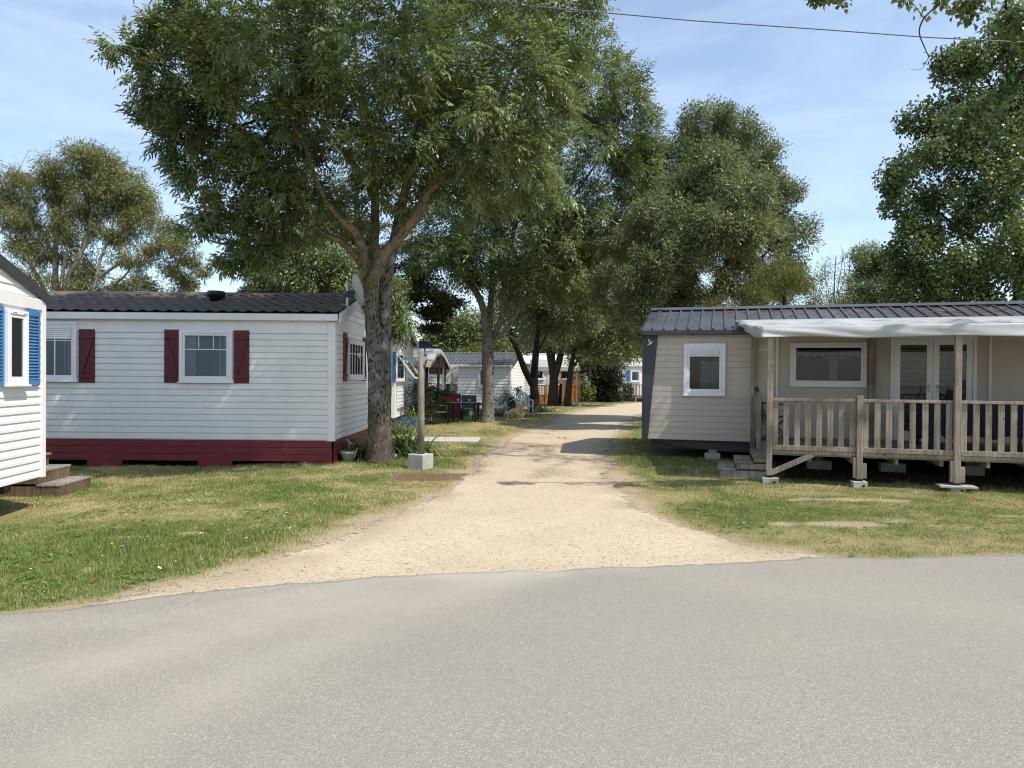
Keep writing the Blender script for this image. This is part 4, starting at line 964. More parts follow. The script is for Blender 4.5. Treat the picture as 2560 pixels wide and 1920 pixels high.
slim_rail((xa, y0), (xm, y0), 7, TG, WOODO, zd, zt); slim_rail((xm + .05, y0), (xb, y0), 20, TG, WOODO, zd, zt); slim_rail((xb, y0 + .05), (xb, y1), 12, TG, WOODO, zd, zt)
for x in (xa, xm, (xm + xb) / 2, xb): MB().box(x - .06, x + .06, y0 - .07, y0 + .05, -.1, (2.3 if x != xm else zt + .08)).build('post', WOODO, TG)
tg = thing('terrace_awning', 'white awning over the orange wooden terrace', 'awning', (0, 0, 0))
mb = MB(); vs = []
for i in range(9):
    for j in range(7):
        vs.append((xa - .3 + (xb - xa + .5) * i / 8, y0 - .25 + 3.0 * j / 6, 2.32 + .55 * j / 6 - .05 * math.sin(math.pi * j / 6) * abs(math.sin(i * .9))))
mb.add(vs, [(i * 7 + j, (i + 1) * 7 + j, (i + 1) * 7 + j + 1, i * 7 + j + 1) for i in range(8) for j in range(6)])
so_ = mb.build('canopy', TARP, tg, 0, True); sm = so_.modifiers.new('thick', 'SOLIDIFY'); sm.thickness = .01
MB().box(xa - .3, xb + .2, y0 - .27, y0 - .25, 2.08, 2.33).build('valance', TARP, tg)
def shed(label, px0, px1, pytop, pybase, Y, rz, Wy, door=True, group=None):
    a = at(px0, pybase, Y); b = at(px1, pybase, Y); ze_ = at(px0, pytop, Y).z; w = b.x - a.x
    h = Home('garden_shed', label, (a.x, a.y, 0), rz, w, Wy, 'shed', group)
    mb = MB(); siding(mb, 0, w, 0, ze_, .16, .015, h.front); pk = .16 * w
    siding(mb, 0, w, ze_, ze_ + pk, .16, .015, h.front, lambda z: ((z - ze_) / pk * w / 2, w - (z - ze_) / pk * w / 2) if z > ze_ else (0, w))
    for sd, l_ in ((h.right, Wy), (h.left, Wy), (h.back, w)): siding(mb, 0, l_, 0, ze_, .16, .015, sd)
    mb.build('wall', WHITE, h.e)
    r_ = MB().prism([(-.1, ze_ - .03), (w / 2, ze_ + pk + .03), (w + .1, ze_ - .03), (w + .1, ze_ + .04), (w / 2, ze_ + pk + .10), (-.1, ze_ + .04)], -.12, Wy + .1); r_.build('roof', ANTH, h.e)
    if door: MB().box(w * .42, w * .96, -.045, 0, .05, ze_ - .1).build('door', GREYTRIM, h.e, .004)
    return h
shed('white garden shed with grey door next to the far blue shuttered home', 1505, 1545, 950, 1003, 52.0, 0, 2.6)
shed('narrow white shed between the terrace and the dark hedge', 1442, 1461, 945, 1003, 50.0, .1, 2.2, False)
pH = at(1545, 1000, 53.0)
Hh = Home('mobile_home', 'white mobile home with a single blue shutter at the end of the gravel drive', (pH.x, pH.y, 0), 0, 8.0, 4.0)
zE = Hh.pick(1560, 912)[1]
walls(Hh, .35, zE, zE + .6, .2, .02, WHITEB); corners(Hh, .3, zE, TRIM, .12, .03); roof(Hh, 'rib', zE, zE + .6, TRIM, .12, .2); fascia(Hh, zE, TRIM, .12, .2, .14, .3); rakes(Hh, zE, zE + .6, TRIM, .12, .2)
MB().box(.02, 7.98, .02, 3.98, -.1, .34).build('skirt', CHASSIS, Hh.e)
a = Hh.rect(1565, 926, 1574, 953); shutter(Hh, 'front', a[0], a[1], a[2], a[3], BLUE)
a = Hh.rect(1576, 926, 1600, 955); window(Hh, 'front', a[0], a[1], a[2], a[3], PVC, .08, 'dim')
TH = thing('wooden_terrace', 'small grey slatted terrace before the home with one blue shutter', 'terrace', (0, 0, 0))
y0 = 50.5; xa, xb = at(1559, 1000, y0).x, at(1650, 1000, y0).x; zt = at(1580, 962, y0).z; zd = at(1580, 991, y0).z
MB().box(xa, xb, y0, y0 + 2.4, zd - .12, zd).build('deck_floor', WOODG, TH)
mb = MB().bar((xa, y0, zt), (xb, y0, zt), .06, .07).bar((xa, y0, zd + .05), (xb, y0, zd + .05), .05, .1)
x = xa + .05
while x < xb: mb.box(x, x + .1, y0 - .03, y0 - .005, zd + .1, zt); x += .2
mb.build('railing_panel', WOODG, TH)
for x in (xa, xa + .85, xb): MB().box(x - .05, x + .05, y0 - .06, y0 + .04, -.1, zt + .05).build('post', WOODG, TH)
# ------------------------------------------------------------------ trees and plants
LEAF_ASH = leafmat('ash_leaves', (.046, .077, .024), (.26, .315, .12), .42, .27, .5, (.22, .17, .07))
LEAF_ASH2 = leafmat('pale_ash_leaves', (.066, .095, .034), (.27, .31, .14), .45, .25, .5)
LEAF_POP = leafmat('poplar_leaves', (.048, .080, .022), (.18, .24, .075), .36, .26, .55, (.32, .34, .26))
LEAF_EUC = leafmat('eucalyptus_leaves', (.105, .125, .037), (.265, .27, .10), .42, .28, .5, (.22, .13, .08))
LEAF_PINE = leafmat('cypress_foliage', (.04, .055, .017), (.12, .125, .042), .6, .16, .3, (.17, .09, .04))
LEAF_OLV = leafmat('willow_leaves', (.095, .115, .03), (.21, .22, .07), .5, .3, .35)
LEAF_DK = leafmat('dark_shrub_leaves', (.022, .036, .014), (.055, .08, .03), .4, .15, .5)
LEAF_BR = leafmat('bright_shrub_leaves', (.085, .12, .025), (.19, .22, .05), .45, .3, .4)
LEAF_STRAP = leafmat('strap_leaves', (.045, .085, .018), (.13, .19, .05), .35, .3, .5, (.30, .27, .10))
BARK_ASH = barkmat('ash_bark', (.115, .10, .08), (.20, .182, .152), (.022, .018, .015), (.34, .325, .285), 1.5, .56, (.075, .052, .04))
BARK_LICH = barkmat('lichen_limb_bark', (.15, .13, .095), (.205, .175, .115), (.07, .055, .04), (.24, .185, .085), 1.3, .52)
BARK_2 = barkmat('spotted_grey_bark', (.165, .145, .115), (.215, .19, .155), (.05, .04, .032), (.27, .18, .06), 1.1, .62)
BARK_DK = barkmat('dark_bark', (.042, .034, .027), (.065, .053, .042), (.016, .013, .011), (.10, .085, .065), 1.0, .58)
BARK_EUC = barkmat('eucalyptus_bark', (.38, .34, .28), (.30, .25, .20), (.13, .10, .08))
TWIG = M('twig_bark', (.145, .115, .08), .9, (.20, .165, .11), 6)

def unit(a): return a / np.maximum(np.linalg.norm(a, axis=1, keepdims=True), 1e-9)
def leaf_mesh(name, P, D, N, ln, wd, tint, mat, parent, curl=.12):
    D = unit(D); N = unit(N - D * (N * D).sum(1, keepdims=True)); Sv = np.cross(D, N); ln = ln[:, None]; wd = wd[:, None]
    v = np.empty((len(P), 4, 3)); mid = P + D * ln * .45
    v[:, 0] = P; v[:, 1] = mid + Sv * wd * .5 + N * wd * .16; v[:, 2] = P + D * ln - N * ln * curl; v[:, 3] = mid - Sv * wd * .5 + N * wd * .16
    n = len(P)
    me = np_mesh(name, v.reshape(-1, 3), np.arange(n * 4).reshape(n, 4), 4, {'tint': np.repeat(tint, 4)})
    return link(name, me, mat, parent)
class Tree:
    """limbs are tubes, lobes of the crown are filled with clumps, each clump hangs on a twig that leaves the nearest limb"""
    def __init__(s, name, label, base, bark, cat='tree', group=None, seed=1):
        s.e = thing(name, label, cat, base, 0, group); s.b = Vector(base); s.mb = MB(); s.tw = MB(); s.nodes = []; s.bark = bark; s.void = 0; s.cl = []; s.r = np.random.default_rng(seed)
    def limb(s, pts, r0, r1, n=9, sub=3, wob=.0, tw=False, flare=0):
        P = [Vector(p) - s.b for p in pts]; out = []
        for i in range(len(P) - 1):
            p0 = P[max(i - 1, 0)]; p1 = P[i]; p2 = P[i + 1]; p3 = P[min(i + 2, len(P) - 1)]
            for k in range(sub):
                t = k / sub; out.append(.5 * ((2 * p1) + (p2 - p0) * t + (2 * p0 - 5 * p1 + 4 * p2 - p3) * t * t + (-p0 + 3 * p1 - 3 * p2 + p3) * t ** 3))
        out.append(P[-1]); m = len(out)
        rad = [r0 + (r1 - r0) * (i / (m - 1)) ** .85 for i in range(m)]
        if flare: rad = [q * (1 + flare * math.exp(-(out[i].z) / .22)) for i, q in enumerate(rad)]
        if wob: out = [p + Vector((s.r.normal(0, wob), s.r.normal(0, wob), 0)) if 0 < i < m - 1 else p for i, p in enumerate(out)]; rad = [q * (1 + s.r.normal(0, .05)) for q in rad]
        (s.tw if tw else s.mb).tube(out, rad, n, rough=.16 if n > 20 else 0)
        if not flare or True:
            for p, q in zip(out, rad): s.nodes.append((p.x, p.y, p.z, q))
    def px(s, lst, r0, r1, **k): s.limb([at(*p) for p in lst], r0, r1, **k)
    def lobe(s, c, r, n, out=.55):
        c = np.array(Vector(c) - s.b); r = np.array(r, float) * np.ones(3)
        d = unit(s.r.normal(size=(n, 3))); u = s.r.random((n, 1)) ** (1 / 3.); u = np.where(s.r.random((n, 1)) < out, .72 + .34 * s.r.random((n, 1)), u)
        p = c + d * r * u; p = p + s.r.normal(0, .08, p.shape) * r
        if s.void:
            wx = p[:, 0] + s.b.x; k_ = noise2(wx + .25 * p[:, 2], p[:, 2] + .12 * p[:, 1], .62, 401) * .65 + .35 * noise2(wx, p[:, 2], .33, 402) > s.void + .06 * np.clip((-3.2 - wx) / 2.0, 0, 1)
            k_ |= (r.mean() < .42); p, d, n = p[k_], d[k_], int(k_.sum())
            if n == 0: return
        s.cl.append(np.concatenate([p, d, np.full((n, 1), min(1.0, max(.42, float(r.mean()) / .62)))], 1))
    def pl(s, px, py, Y, r, n, out=.55): s.lobe(at(px, py, Y), r, n, out)
    def grow(s, twig_r=.014, first=.9, maxlen=3.0):
        cl = np.concatenate(s.cl); nd_ = np.array(s.nodes); start = first
        nd_ = nd_[nd_[:, 2] > start] if (nd_[:, 2] > start).any() else nd_
        d = np.array([np.min(((nd_[:, :3] - p[:3]) ** 2).sum(1)) for p in cl]); order = np.argsort(d); s.td = np.zeros((len(cl), 3)); s.tl = np.zeros(len(cl))
        pts = np.zeros((len(nd_) + 2 * len(cl), 4)); pts[:len(nd_)] = nd_; m = len(nd_)
        for i in order:
            p = cl[i, :3]; q = pts[:m]; dd = ((q[:, :3] - p) ** 2).sum(1) + .25 * np.maximum(0, q[:, 2] - p[2] + .3) ** 2; j = int(np.argmin(dd)); a = q[j, :3]; l = math.sqrt(((a - p) ** 2).sum())
            r0 = min(q[j, 3] * .7, .006 + .011 * l); mid = (a + p) / 2 + np.array([0, 0, .10 * l]) + s.r.normal(0, .06 * l, 3); r1 = max(.004, r0 * .5)
            s.tw.tube([Vector(a), Vector(mid), Vector(p)], [r0, r0 * .75, r1], 4 if r0 < .03 else 6, cap=False)
            s.td[i] = (p - mid) / max(1e-6, np.linalg.norm(p - mid)); s.tl[i] = l
            pts[m] = (*mid, r0 * .75); pts[m + 1] = (*p, r1); m += 2
        s.clumps = cl
    def pinnate(s, mat, per=7, rc=.33, lr=.26, ln=.085, wd=.026, pairs=3, droop=.35, big=1.0, name='crown', spray=.75):
        cl = s.clumps; r_ = s.r; n = len(cl) * per; ci = np.repeat(np.arange(len(cl)), per)
        rs = cl[ci, 6:7]; off = unit(r_.normal(size=(n, 3))) * (r_.random((n, 1)) ** .5) * rc * rs; back = r_.random((n, 1)) * np.minimum(s.tl[ci], spray)[:, None]; base = cl[ci, :3] + s.td[ci] * (.10 - back) + off * .6
        ax = unit(off / rc / rs * .75 + s.td[ci] * .75 + cl[ci, 3:6] * .15 + r_.normal(0, .35, (n, 3)) + np.array([0, 0, -droop]))
        up = unit(r_.normal(0, .45, (n, 3)) + np.array([0, 0, 1.0]) + np.array(SUN) * .25); sd = unit(np.cross(ax, up)); up = np.cross(sd, ax)
        L_ = lr * r_.uniform(.7, 1.2, n); t0 = np.clip(r_.normal(.42, .2, n) + (r_.random(len(cl)) - .5)[ci] * .45, 0, .92); t0 = np.where(r_.random(n) < .012, 1.0, t0)
        Ps, Ds, Ns, Ls, Ws, Ts = [], [], [], [], [], []
        for k in range(pairs):
            t = .25 + .65 * k / pairs
            for sg in (1, -1):
                Ps.append(base + ax * (L_ * t)[:, None] - np.array([0, 0, .10]) * (L_ * t * t)[:, None]); Ds.append(ax * .62 + sd * sg * .8 + np.array([0, 0, -.30]) + r_.normal(0, .12, (n, 3)))
                Ns.append(up + sd * sg * .15 + r_.normal(0, .22, (n, 3))); Ls.append(ln * r_.uniform(.75, 1.15, n) * big); Ws.append(wd * r_.uniform(.8, 1.2, n) * big); Ts.append(np.clip(t0 + r_.normal(0, .05, n), 0, 1))
        Ps.append(base + ax * (L_ * .92)[:, None] - np.array([0, 0, .1]) * L_[:, None]); Ds.append(ax + np.array([0, 0, -.25])); Ns.append(up); Ls.append(ln * 1.1 * np.ones(n) * big); Ws.append(wd * np.ones(n) * big); Ts.append(t0)
        return leaf_mesh(name, np.concatenate(Ps), np.concatenate(Ds), np.concatenate(Ns), np.concatenate(Ls), np.concatenate(Ws), np.concatenate(Ts), mat, s.e)
    def simple(s, mat, per=40, rc=.4, ln=.12, wd=.05, droop=.2, flat=1.0, name='crown', upb=.8, deadp=.01, spread=1.0, spray=.45):
        cl = s.clumps; r_ = s.r; n = len(cl) * per; ci = np.repeat(np.arange(len(cl)), per)
        rs = .4 + .6 * cl[ci, 6:7]; off = unit(r_.normal(size=(n, 3))) * (r_.random((n, 1)) ** .45) * rc * rs * np.array([1, 1, flat]); P = cl[ci, :3] + off - (s.td[ci] * (r_.random((n, 1)) * np.minimum(s.tl[ci], spray)[:, None]) if hasattr(s, 'td') else 0)
        D = off / rc / rs + cl[ci, 3:6] * .3 + r_.normal(0, .5 * spread, (n, 3)) + np.array([0, 0, -droop]); N = r_.normal(0, .6, (n, 3)) + np.array([0, 0, upb])
        t = np.clip(r_.normal(.42, .2, n) + (r_.random(len(cl)) - .5)[ci] * .5, 0, .92); t = np.where(r_.random(n) < deadp, 1.0, t)
        return leaf_mesh(name, P, D, N, ln * r_.uniform(.6, 1.2, n), wd * r_.uniform(.7, 1.2, n), t, mat, s.e)
    def done(s, twig_mat=TWIG):
        o = s.mb.build('trunk', s.bark, s.e, 0, True)
        if s.tw.v: s.tw.build('twig_sprays', twig_mat, o, 0, True)
        return s.e

# 1: the big two-stemmed ash beside the red skirted home
b = gp(946, 1156); T = Tree('ash_tree', 'large two-stemmed ash tree with speckled lichen bark beside the white home', (b.x, b.y, -.05), BARK_ASH, seed=21)
yb_ = b.y; T.void = .33
T.limb([(b.x - .0, yb_, -.25), at(945, 1125, yb_), at(943, 1060, yb_), at(941, 960, yb_), at(934, 850, yb_), at(927, 760, yb_ - .05), at(926, 690, yb_ - .1)], .195, .118, n=30, sub=9, flare=.45)
T.limb([(b.x + .07, yb_ + .05, -.25), at(953, 1110, yb_ + .05), at(957, 1000, yb_ + .1), at(957, 900, yb_ + .15), at(962, 800, yb_ + .2), at(964, 700, yb_ + .2), at(982, 620, yb_ + .2), at(1010, 490, yb_ + .1), at(1045, 330, yb_), at(1085, 150, yb_), at(1110, 20, yb_)], .19, .05, n=26, sub=7, flare=.45)
T.mb2 = T.mb; T.mb = MB()
T.px([(922, 700, yb_ - .08), (905, 618, 13.0), (886, 580, 12.8), (862, 556, 12.6), (845, 545, 12.5)], .10, .06); T.px([(845, 545, 12.5), (800, 470, 12.2), (760, 360, 11.8), (700, 230, 11.6), (640, 100, 11.5)], .055, .02, wob=.02)
T.px([(915, 705, yb_ - .1), (903, 662, 13.2), (878, 627, 13.1), (848, 602, 13.0), (800, 575, 12.9), (740, 520, 12.8), (690, 445, 12.6), (630, 360, 12.5), (520, 260, 12.4), (400, 180, 12.3), (285, 118, 12.2)], .085, .02, wob=.01)
T.px([(925, 715, yb_ - .12), (940, 684, 13.0), (965, 628, 12.9), (997, 595, 12.8), (1043, 538, 12.6), (1068, 479, 12.4), (1094, 456, 12.3)], .115, .075, n=12); T.px([(1094, 456, 12.3), (1160, 400, 12.1), (1210, 330, 12), (1270, 200, 12), (1320, 80, 12)], .07, .02, wob=.02); T.px([(1068, 479, 12.4), (1085, 380, 12.2), (1075, 280, 11.8), (1060, 120, 11.4)], .06, .02, wob=.02)
T.px([(925, 705, yb_), (933, 640, 13.4), (938, 500, 13.6), (930, 350, 13.8), (900, 200, 14), (880, 40, 14)], .12, .03, n=10); T.px([(740, 520, 12.8), (640, 590, 12.4), (560, 610, 12.0), (500, 590, 11.8)], .035, .012, wob=.02)
T.px([(938, 500, 13.6), (860, 380, 14.2), (760, 260, 15), (640, 150, 15.4)], .06, .02); T.px([(982, 620, 13.4), (1080, 480, 14.5), (1200, 360, 15.5), (1320, 250, 16)], .07, .02)
T.px([(640, 300, 12.5), (560, 330, 12.2), (470, 330, 12), (380, 330, 11.8)], .03, .01, wob=.02); T.px([(690, 445, 12.6), (590, 430, 12.3), (500, 440, 12.1)], .03, .01, wob=.02)
for l in ((565, 590, 12.1, (.24, .3, .18), 4), (505, 578, 12.0, (.2, .3, .14), 3), (650, 640, 12.3, (.26, .3, .18), 5), (560, 630, 12.1, (.14, .2, .12), 3), (282, 109, 12.00, (0.16, 0.21, 0.11), 3), (320, 128, 12.24, (0.23, 0.30, 0.16), 4), (358, 157, 12.48, (0.30, 0.39, 0.21), 5), (396, 190, 12.06, (0.34, 0.45, 0.24), 6), (377, 228, 12.30, (0.28, 0.36, 0.19), 4), (363, 250, 12.54, (0.21, 0.27, 0.14), 3), (434, 237, 12.12, (0.37, 0.48, 0.26), 7), (391, 60, 12.36, (0.30, 0.39, 0.21), 4), (431, 35, 12.60, (0.34, 0.45, 0.24), 6), (401, 100, 12.18, (0.28, 0.36, 0.19), 4), (456, 85, 12.42, (0.39, 0.51, 0.27), 8), (501, 125, 12.00, (0.41, 0.54, 0.29), 9), (546, 160, 12.24, (0.46, 0.60, 0.32), 10), (496, 205, 12.48, (0.41, 0.54, 0.29), 9), (546, 250, 12.06, (0.48, 0.63, 0.34), 11), (401, 318, 12.30, (0.28, 0.36, 0.19), 4), (448, 306, 12.54, (0.34, 0.45, 0.24), 6), (496, 335, 12.12, (0.37, 0.48, 0.26), 7), (411, 365, 12.36, (0.28, 0.36, 0.19), 4), (453, 385, 12.60, (0.34, 0.45, 0.24), 6), (521, 304, 12.18, (0.39, 0.51, 0.27), 8), (444, 437, 12.42, (0.23, 0.30, 0.16), 3), (466, 467, 12.00, (0.25, 0.33, 0.18), 4), (558, 361, 12.24, (0.41, 0.54, 0.29), 8), (591, 420, 12.48, (0.44, 0.57, 0.30), 9), (546, 510, 12.06, (0.32, 0.42, 0.22), 5), (494, 540, 12.30, (0.23, 0.30, 0.16), 3), (586, 537, 12.54, (0.37, 0.48, 0.26), 6), (619, 618, 12.12, (0.30, 0.39, 0.21), 5), (604, 584, 12.36, (0.28, 0.36, 0.19), 4), (676, 589, 12.60, (0.32, 0.42, 0.22), 5), (657, 522, 12.18, (0.39, 0.51, 0.27), 7), (681, 427, 12.42, (0.48, 0.63, 0.34), 11), (536, 60, 12.00, (0.52, 0.68, 0.36), 12), (576, -20, 12.24, (0.69, 0.90, 0.48), 18),
          (720, 270, 12.0, (1.25, 1.3, 1.15), 54), (690, 110, 12.0, (1.15, 1.4, 1.1), 44), (720, 440, 12.2, (.9, 1.0, .7), 31), (780, 540, 13.5, (.7, .9, .5), 17),
          (950, 80, 12.3, (2.0, 1.8, 1.3), 95), (900, 280, 12.0, (1.5, 1.5, 1.2), 74), (960, 430, 12.9, (1.2, 1.2, .8), 40), (1180, 130, 12.3, (1.7, 1.7, 1.4), 85), (1130, 330, 12.2, (1.4, 1.4, 1.1), 61), (1230, 440, 13.0, (1.2, 1.3, .75), 36), (1400, 50, 12.6, (.95, 1.2, .8), 31), (1300, 250, 12.8, (1.2, 1.3, 1.0), 43),
          (1380, 180, 13.2, (.9, 1.1, .8), 24), (830, 330, 16, (2.4, 1.4, 1.6), 47), (1150, 250, 16.2, (2.2, 1.4, 1.8), 47), (1010, -160, 13.3, (2.6, 2.4, 1.6), 61), (720, -120, 13, (1.6, 1.8, 1.1), 31), (880, 130, 10.6, (1.4, .9, .8), 27), (1100, 210, 10.8, (1.2, .8, .8), 23), (700, 160, 10.8, (1.0, .8, .7), 16), (1330, -120, 13.4, (1.8, 1.9, 1.2), 34)):
    T.pl(*l)
T.void = 0
for c_, r_c, n_c in (((-4.2, 9.7, 8.0), (1.0, .8, .7), 34), ((-2.6, 9.5, 8.2), (1.0, .8, .7), 34), ((-.9, 9.3, 8.6), (.9, .7, .5), 24), ((-5.4, 10.2, 7.8), (.9, .8, .6), 26)): T.lobe(c_, r_c, n_c)
T.grow(first=3.0)
T.pinnate(LEAF_ASH, per=19, rc=.25, lr=.27, ln=.112, wd=.036, pairs=3, droop=.15)
lm = T.mb; T.mb = T.mb2; tr = T.done()
for ch in tr.children:
    if ch.name.startswith('trunk'): lm.build('limbs', BARK_LICH, ch, 0, True)

# 2: the second ash
b = gp(1218, 1061); T = Tree('ash_tree', 'slimmer ash tree on a grassy root mound near the black garden table', (b.x, b.y, 0), BARK_2, seed=22); yb_ = b.y
T.limb([(b.x, yb_, -.1), at(1219, 1040, yb_), at(1221, 960, yb_), at(1219, 880, yb_), at(1221, 845, yb_)], .215, .20, n=14, sub=4, flare=.5)
T.px([(1219, 860, yb_), (1209, 775, 24.7), (1183, 719, 24.4), (1151, 687, 24.1), (1118, 650, 23.8), (1080, 590, 23.6)], .15, .05); T.px([(1221, 860, yb_), (1238, 834, 24.8), (1258, 780, 24.6), (1262, 690, 24.4), (1290, 560, 24.2), (1330, 420, 24), (1380, 280, 24)], .13, .04)
T.px([(1220, 855, yb_), (1226, 770, 25), (1232, 680, 25.2), (1250, 500, 25.4), (1300, 330, 25.6)], .15, .04); T.px([(1224, 860, yb_), (1262, 826, 24.6), (1300, 770, 24.2), (1350, 700, 24), (1420, 600, 24), (1500, 440, 24.4)], .09, .03); T.px([(1258, 780, 24.6), (1330, 640, 25), (1430, 500, 25.4), (1540, 330, 25.8)], .07, .03)
for l in ((1490, 235, 25, (1.6, 1.7, 1.4), 80), (1350, 240, 25, (2.0, 2, 1.7), 85), (1570, 330, 25.2, (1.15, 1.4, 1.3), 50), (1590, 430, 25.4, (1.1, 1.4, 1.3), 44), (1250, 430, 25, (2.0, 2, 1.7), 85), (1450, 430, 24.8, (1.9, 2, 1.6), 90), (1130, 560, 24.4, (1.5, 1.6, 1.0), 56), (1085, 650, 24.2, (1.1, 1.2, .7), 30), (1340, 590, 25, (1.8, 2, 1.3), 80), (1180, 640, 23.6, (1.2, 1.2, .8), 36),
          (1480, 570, 25.4, (1.5, 1.7, 1.2), 60), (1250, 690, 24.4, (1.3, 1.4, .6), 34), (1400, 690, 25, (1.4, 1.5, .8), 44), (1420, 120, 26, (1.6, 1.8, 1.0), 40), (1300, 480, 22.8, (1.5, .8, 1.4), 40)): T.pl(*l)
T.grow(first=2.6); T.pinnate(LEAF_ASH, per=26, rc=.44, lr=.30, ln=.14, wd=.048, pairs=2, droop=.2); T.done()

def simple_tree(name, label, base, bark, trunk, limbs, lobes, mat, seed, per=40, rc=.45, ln=.13, wd=.055, first=1.5, cat='tree', tmat=TWIG, **k):
    t = Tree(name, label, base, bark, cat, None, seed)
    for pts, r0, r1 in trunk: t.px(pts, r0, r1, n=10, wob=.0)
    for pts, r0, r1 in limbs: t.px(pts, r0, r1, n=6, wob=.03)
    for l in lobes: t.pl(*l)
    t.grow(first=first); t.simple(mat, per, rc, ln, wd, **k); return t.done(tmat)
# 3-5: the row along the drive
b = gp(1336, 1029)
simple_tree('ash_tree', 'dark ash tree forking low behind the white plastic chair with one sawn limb', (b.x, b.y, -.05), BARK_DK,
  [([(1336, 1036, 33), (1337, 1000, 33), (1335, 950, 33), (1338, 900, 33), (1345, 830, 33), (1352, 740, 33), (1380, 640, 33), (1420, 540, 33)], .26, .06), ([(1330, 960, 33), (1312, 925, 32.8), (1299, 890, 32.6), (1287, 860, 32.4), (1275, 842, 32.2)], .16, .11)],
  [([(1345, 830, 33), (1400, 720, 33.5), (1470, 620, 34)], .08, .03), ([(1338, 900, 33), (1370, 830, 32), (1395, 790, 31)], .05, .02)],
  [(1330, 640, 33, (2.2, 2, 1.6), 70), (1420, 600, 33.5, (2.3, 2, 1.8), 70), (1480, 690, 33, (1.8, 2, 1.4), 60), (1390, 740, 33, (1.6, 1.8, 1.0), 45), (1300, 760, 33.5, (1.3, 1.5, .8), 30), (1450, 790, 32.5, (1.0, 1.2, .7), 28), (1370, 830, 33.5, (1.0, 1, .5), 18)], LEAF_ASH2, 31, per=110, rc=0.46, ln=0.17, wd=0.062)
b = gp(1382, 1012)
simple_tree('ash_tree', 'dark V-forked tree standing before the orange terrace', (b.x, b.y, -.05), BARK_DK,
  [([(1382, 1016, 42), (1383, 990, 42), (1384, 940, 42), (1375, 890, 42), (1366, 840, 42), (1360, 760, 42)], .38, .1), ([(1384, 945, 42), (1397, 905, 42), (1408, 860, 42), (1425, 800, 42), (1450, 720, 42)], .26, .08), ([(1382, 930, 42), (1384, 870, 42), (1390, 800, 42)], .16, .06)], [],
  [(1370, 740, 42, (2.6, 2.2, 1.9), 60), (1460, 730, 42, (2.4, 2.2, 2.0), 60), (1420, 830, 41.5, (2.0, 1.8, .9), 36), (1350, 850, 42, (1.2, 1.2, .7), 16)], LEAF_ASH2, 32, per=90, rc=0.55, ln=0.22, wd=0.09)
b = gp(1419, 1013)
simple_tree('ash_tree', 'thin dark trunked tree before the right end of the orange terrace', (b.x, b.y, -.05), BARK_DK,
  [([(1419, 1017, 41.5), (1420, 990, 41.5), (1424, 950, 41.5), (1428, 915, 41.5), (1436, 870, 41.5), (1450, 820, 41.5)], .26, .09), ([(1427, 925, 41.5), (1445, 900, 41.3), (1462, 880, 41)], .10, .04)], [],
  [(1500, 800, 41.5, (2.2, 2, 1.8), 60), (1550, 860, 41, (1.5, 1.6, 1.2), 44), (1480, 880, 41.5, (1.4, 1.3, .8), 30), (1585, 830, 41, (1.3, 1.4, 1.2), 36)], LEAF_ASH2, 33, per=90, rc=0.5, ln=0.2, wd=0.08)
# 6: big tree behind the tan home
b = at(1745, 1000, 27); 
simple_tree('ash_tree', 'broad billowing ash tree behind the tan home with sky gaps low in its crown', (b.x, 27, 0), BARK_DK,
  [([(1745, 1050, 27), (1742, 900, 27), (1720, 780, 27), (1716, 660, 27), (1700, 560, 27), (1720, 420, 27)], .3, .06), ([(1735, 850, 27), (1790, 720, 27), (1840, 600, 27), (1870, 480, 27)], .18, .05), ([(1716, 680, 27), (1650, 590, 26.5), (1610, 530, 26)], .10, .03)],
  [([(1700, 560, 27), (1640, 470, 27), (1600, 400, 27)], .08, .03), ([(1790, 720, 27), (1880, 660, 26.5), (1950, 600, 26)], .08, .03), ([(1720, 420, 27), (1780, 330, 27)], .05, .02)],
  [(1760, 325, 27, (1.15, 1.4, 1.0), 52), (1690, 400, 27, (1.2, 1.5, 1.1), 54), (1840, 370, 27, (1.05, 1.3, 1.1), 50), (1910, 400, 27.2, (.75, 1, .9), 28), (1620, 420, 27.5, (1.1, 1.4, 1.0), 40), (1780, 470, 26.6, (1.5, 1.6, 1.1), 76), (1900, 500, 27, (1.35, 1.5, 1.0), 60), (1955, 470, 27, (.6, .9, .6), 16), (1640, 540, 28, (1.2, 1.5, .8), 34), (1720, 590, 26.2, (1.1, 1.2, .9), 46), (1850, 600, 26.4, (1.5, 1.5, 1.0), 66), (1965, 590, 26.8, (.85, 1.2, .9), 40), (1575, 600, 27.5, (1.1, 1.3, 1.0), 40), (1640, 690, 26.8, (1.4, 1.4, .9), 56), (1760, 700, 26.2, (1.3, 1.3, .8), 46), (1880, 710, 26.2, (1.3, 1.3, .8), 44), (1560, 730, 27, (1.2, 1.3, .9), 40), (1960, 690, 26.6, (.8, 1, .7), 26), (1700, 770, 26.4, (1.5, 1.2, .6), 40), (1600, 800, 26.4, (.8, 1, .8), 24), (1650, 560, 22, (1.0, 1, .8), 40), (1725, 480, 22.6, (.9, 1, .8), 36), (1620, 690, 21.6, (.8, .9, .7), 30), (1590, 780, 21.8, (.45, .6, .4), 14), (1690, 640, 21.5, (.8, .8, .6), 24), (1850, 480, 21.5, (.95, 1, .7), 44), (1800, 560, 21, (.85, 1, .7), 38), (1875, 585, 21.5, (.75, 1, .6), 32), (1780, 420, 22.5, (.8, 1, .7), 30), (1720, 560, 24.2, (.9, 1, .7), 36), (1800, 520, 24.2, (.9, 1, .7), 36), (1660, 600, 24.2, (.8, 1, .7), 34), (1585, 620, 24, (.7, 1, .6), 28)],
  LEAF_ASH2, 34, per=165, rc=0.37, ln=0.14, wd=0.046, first=3)
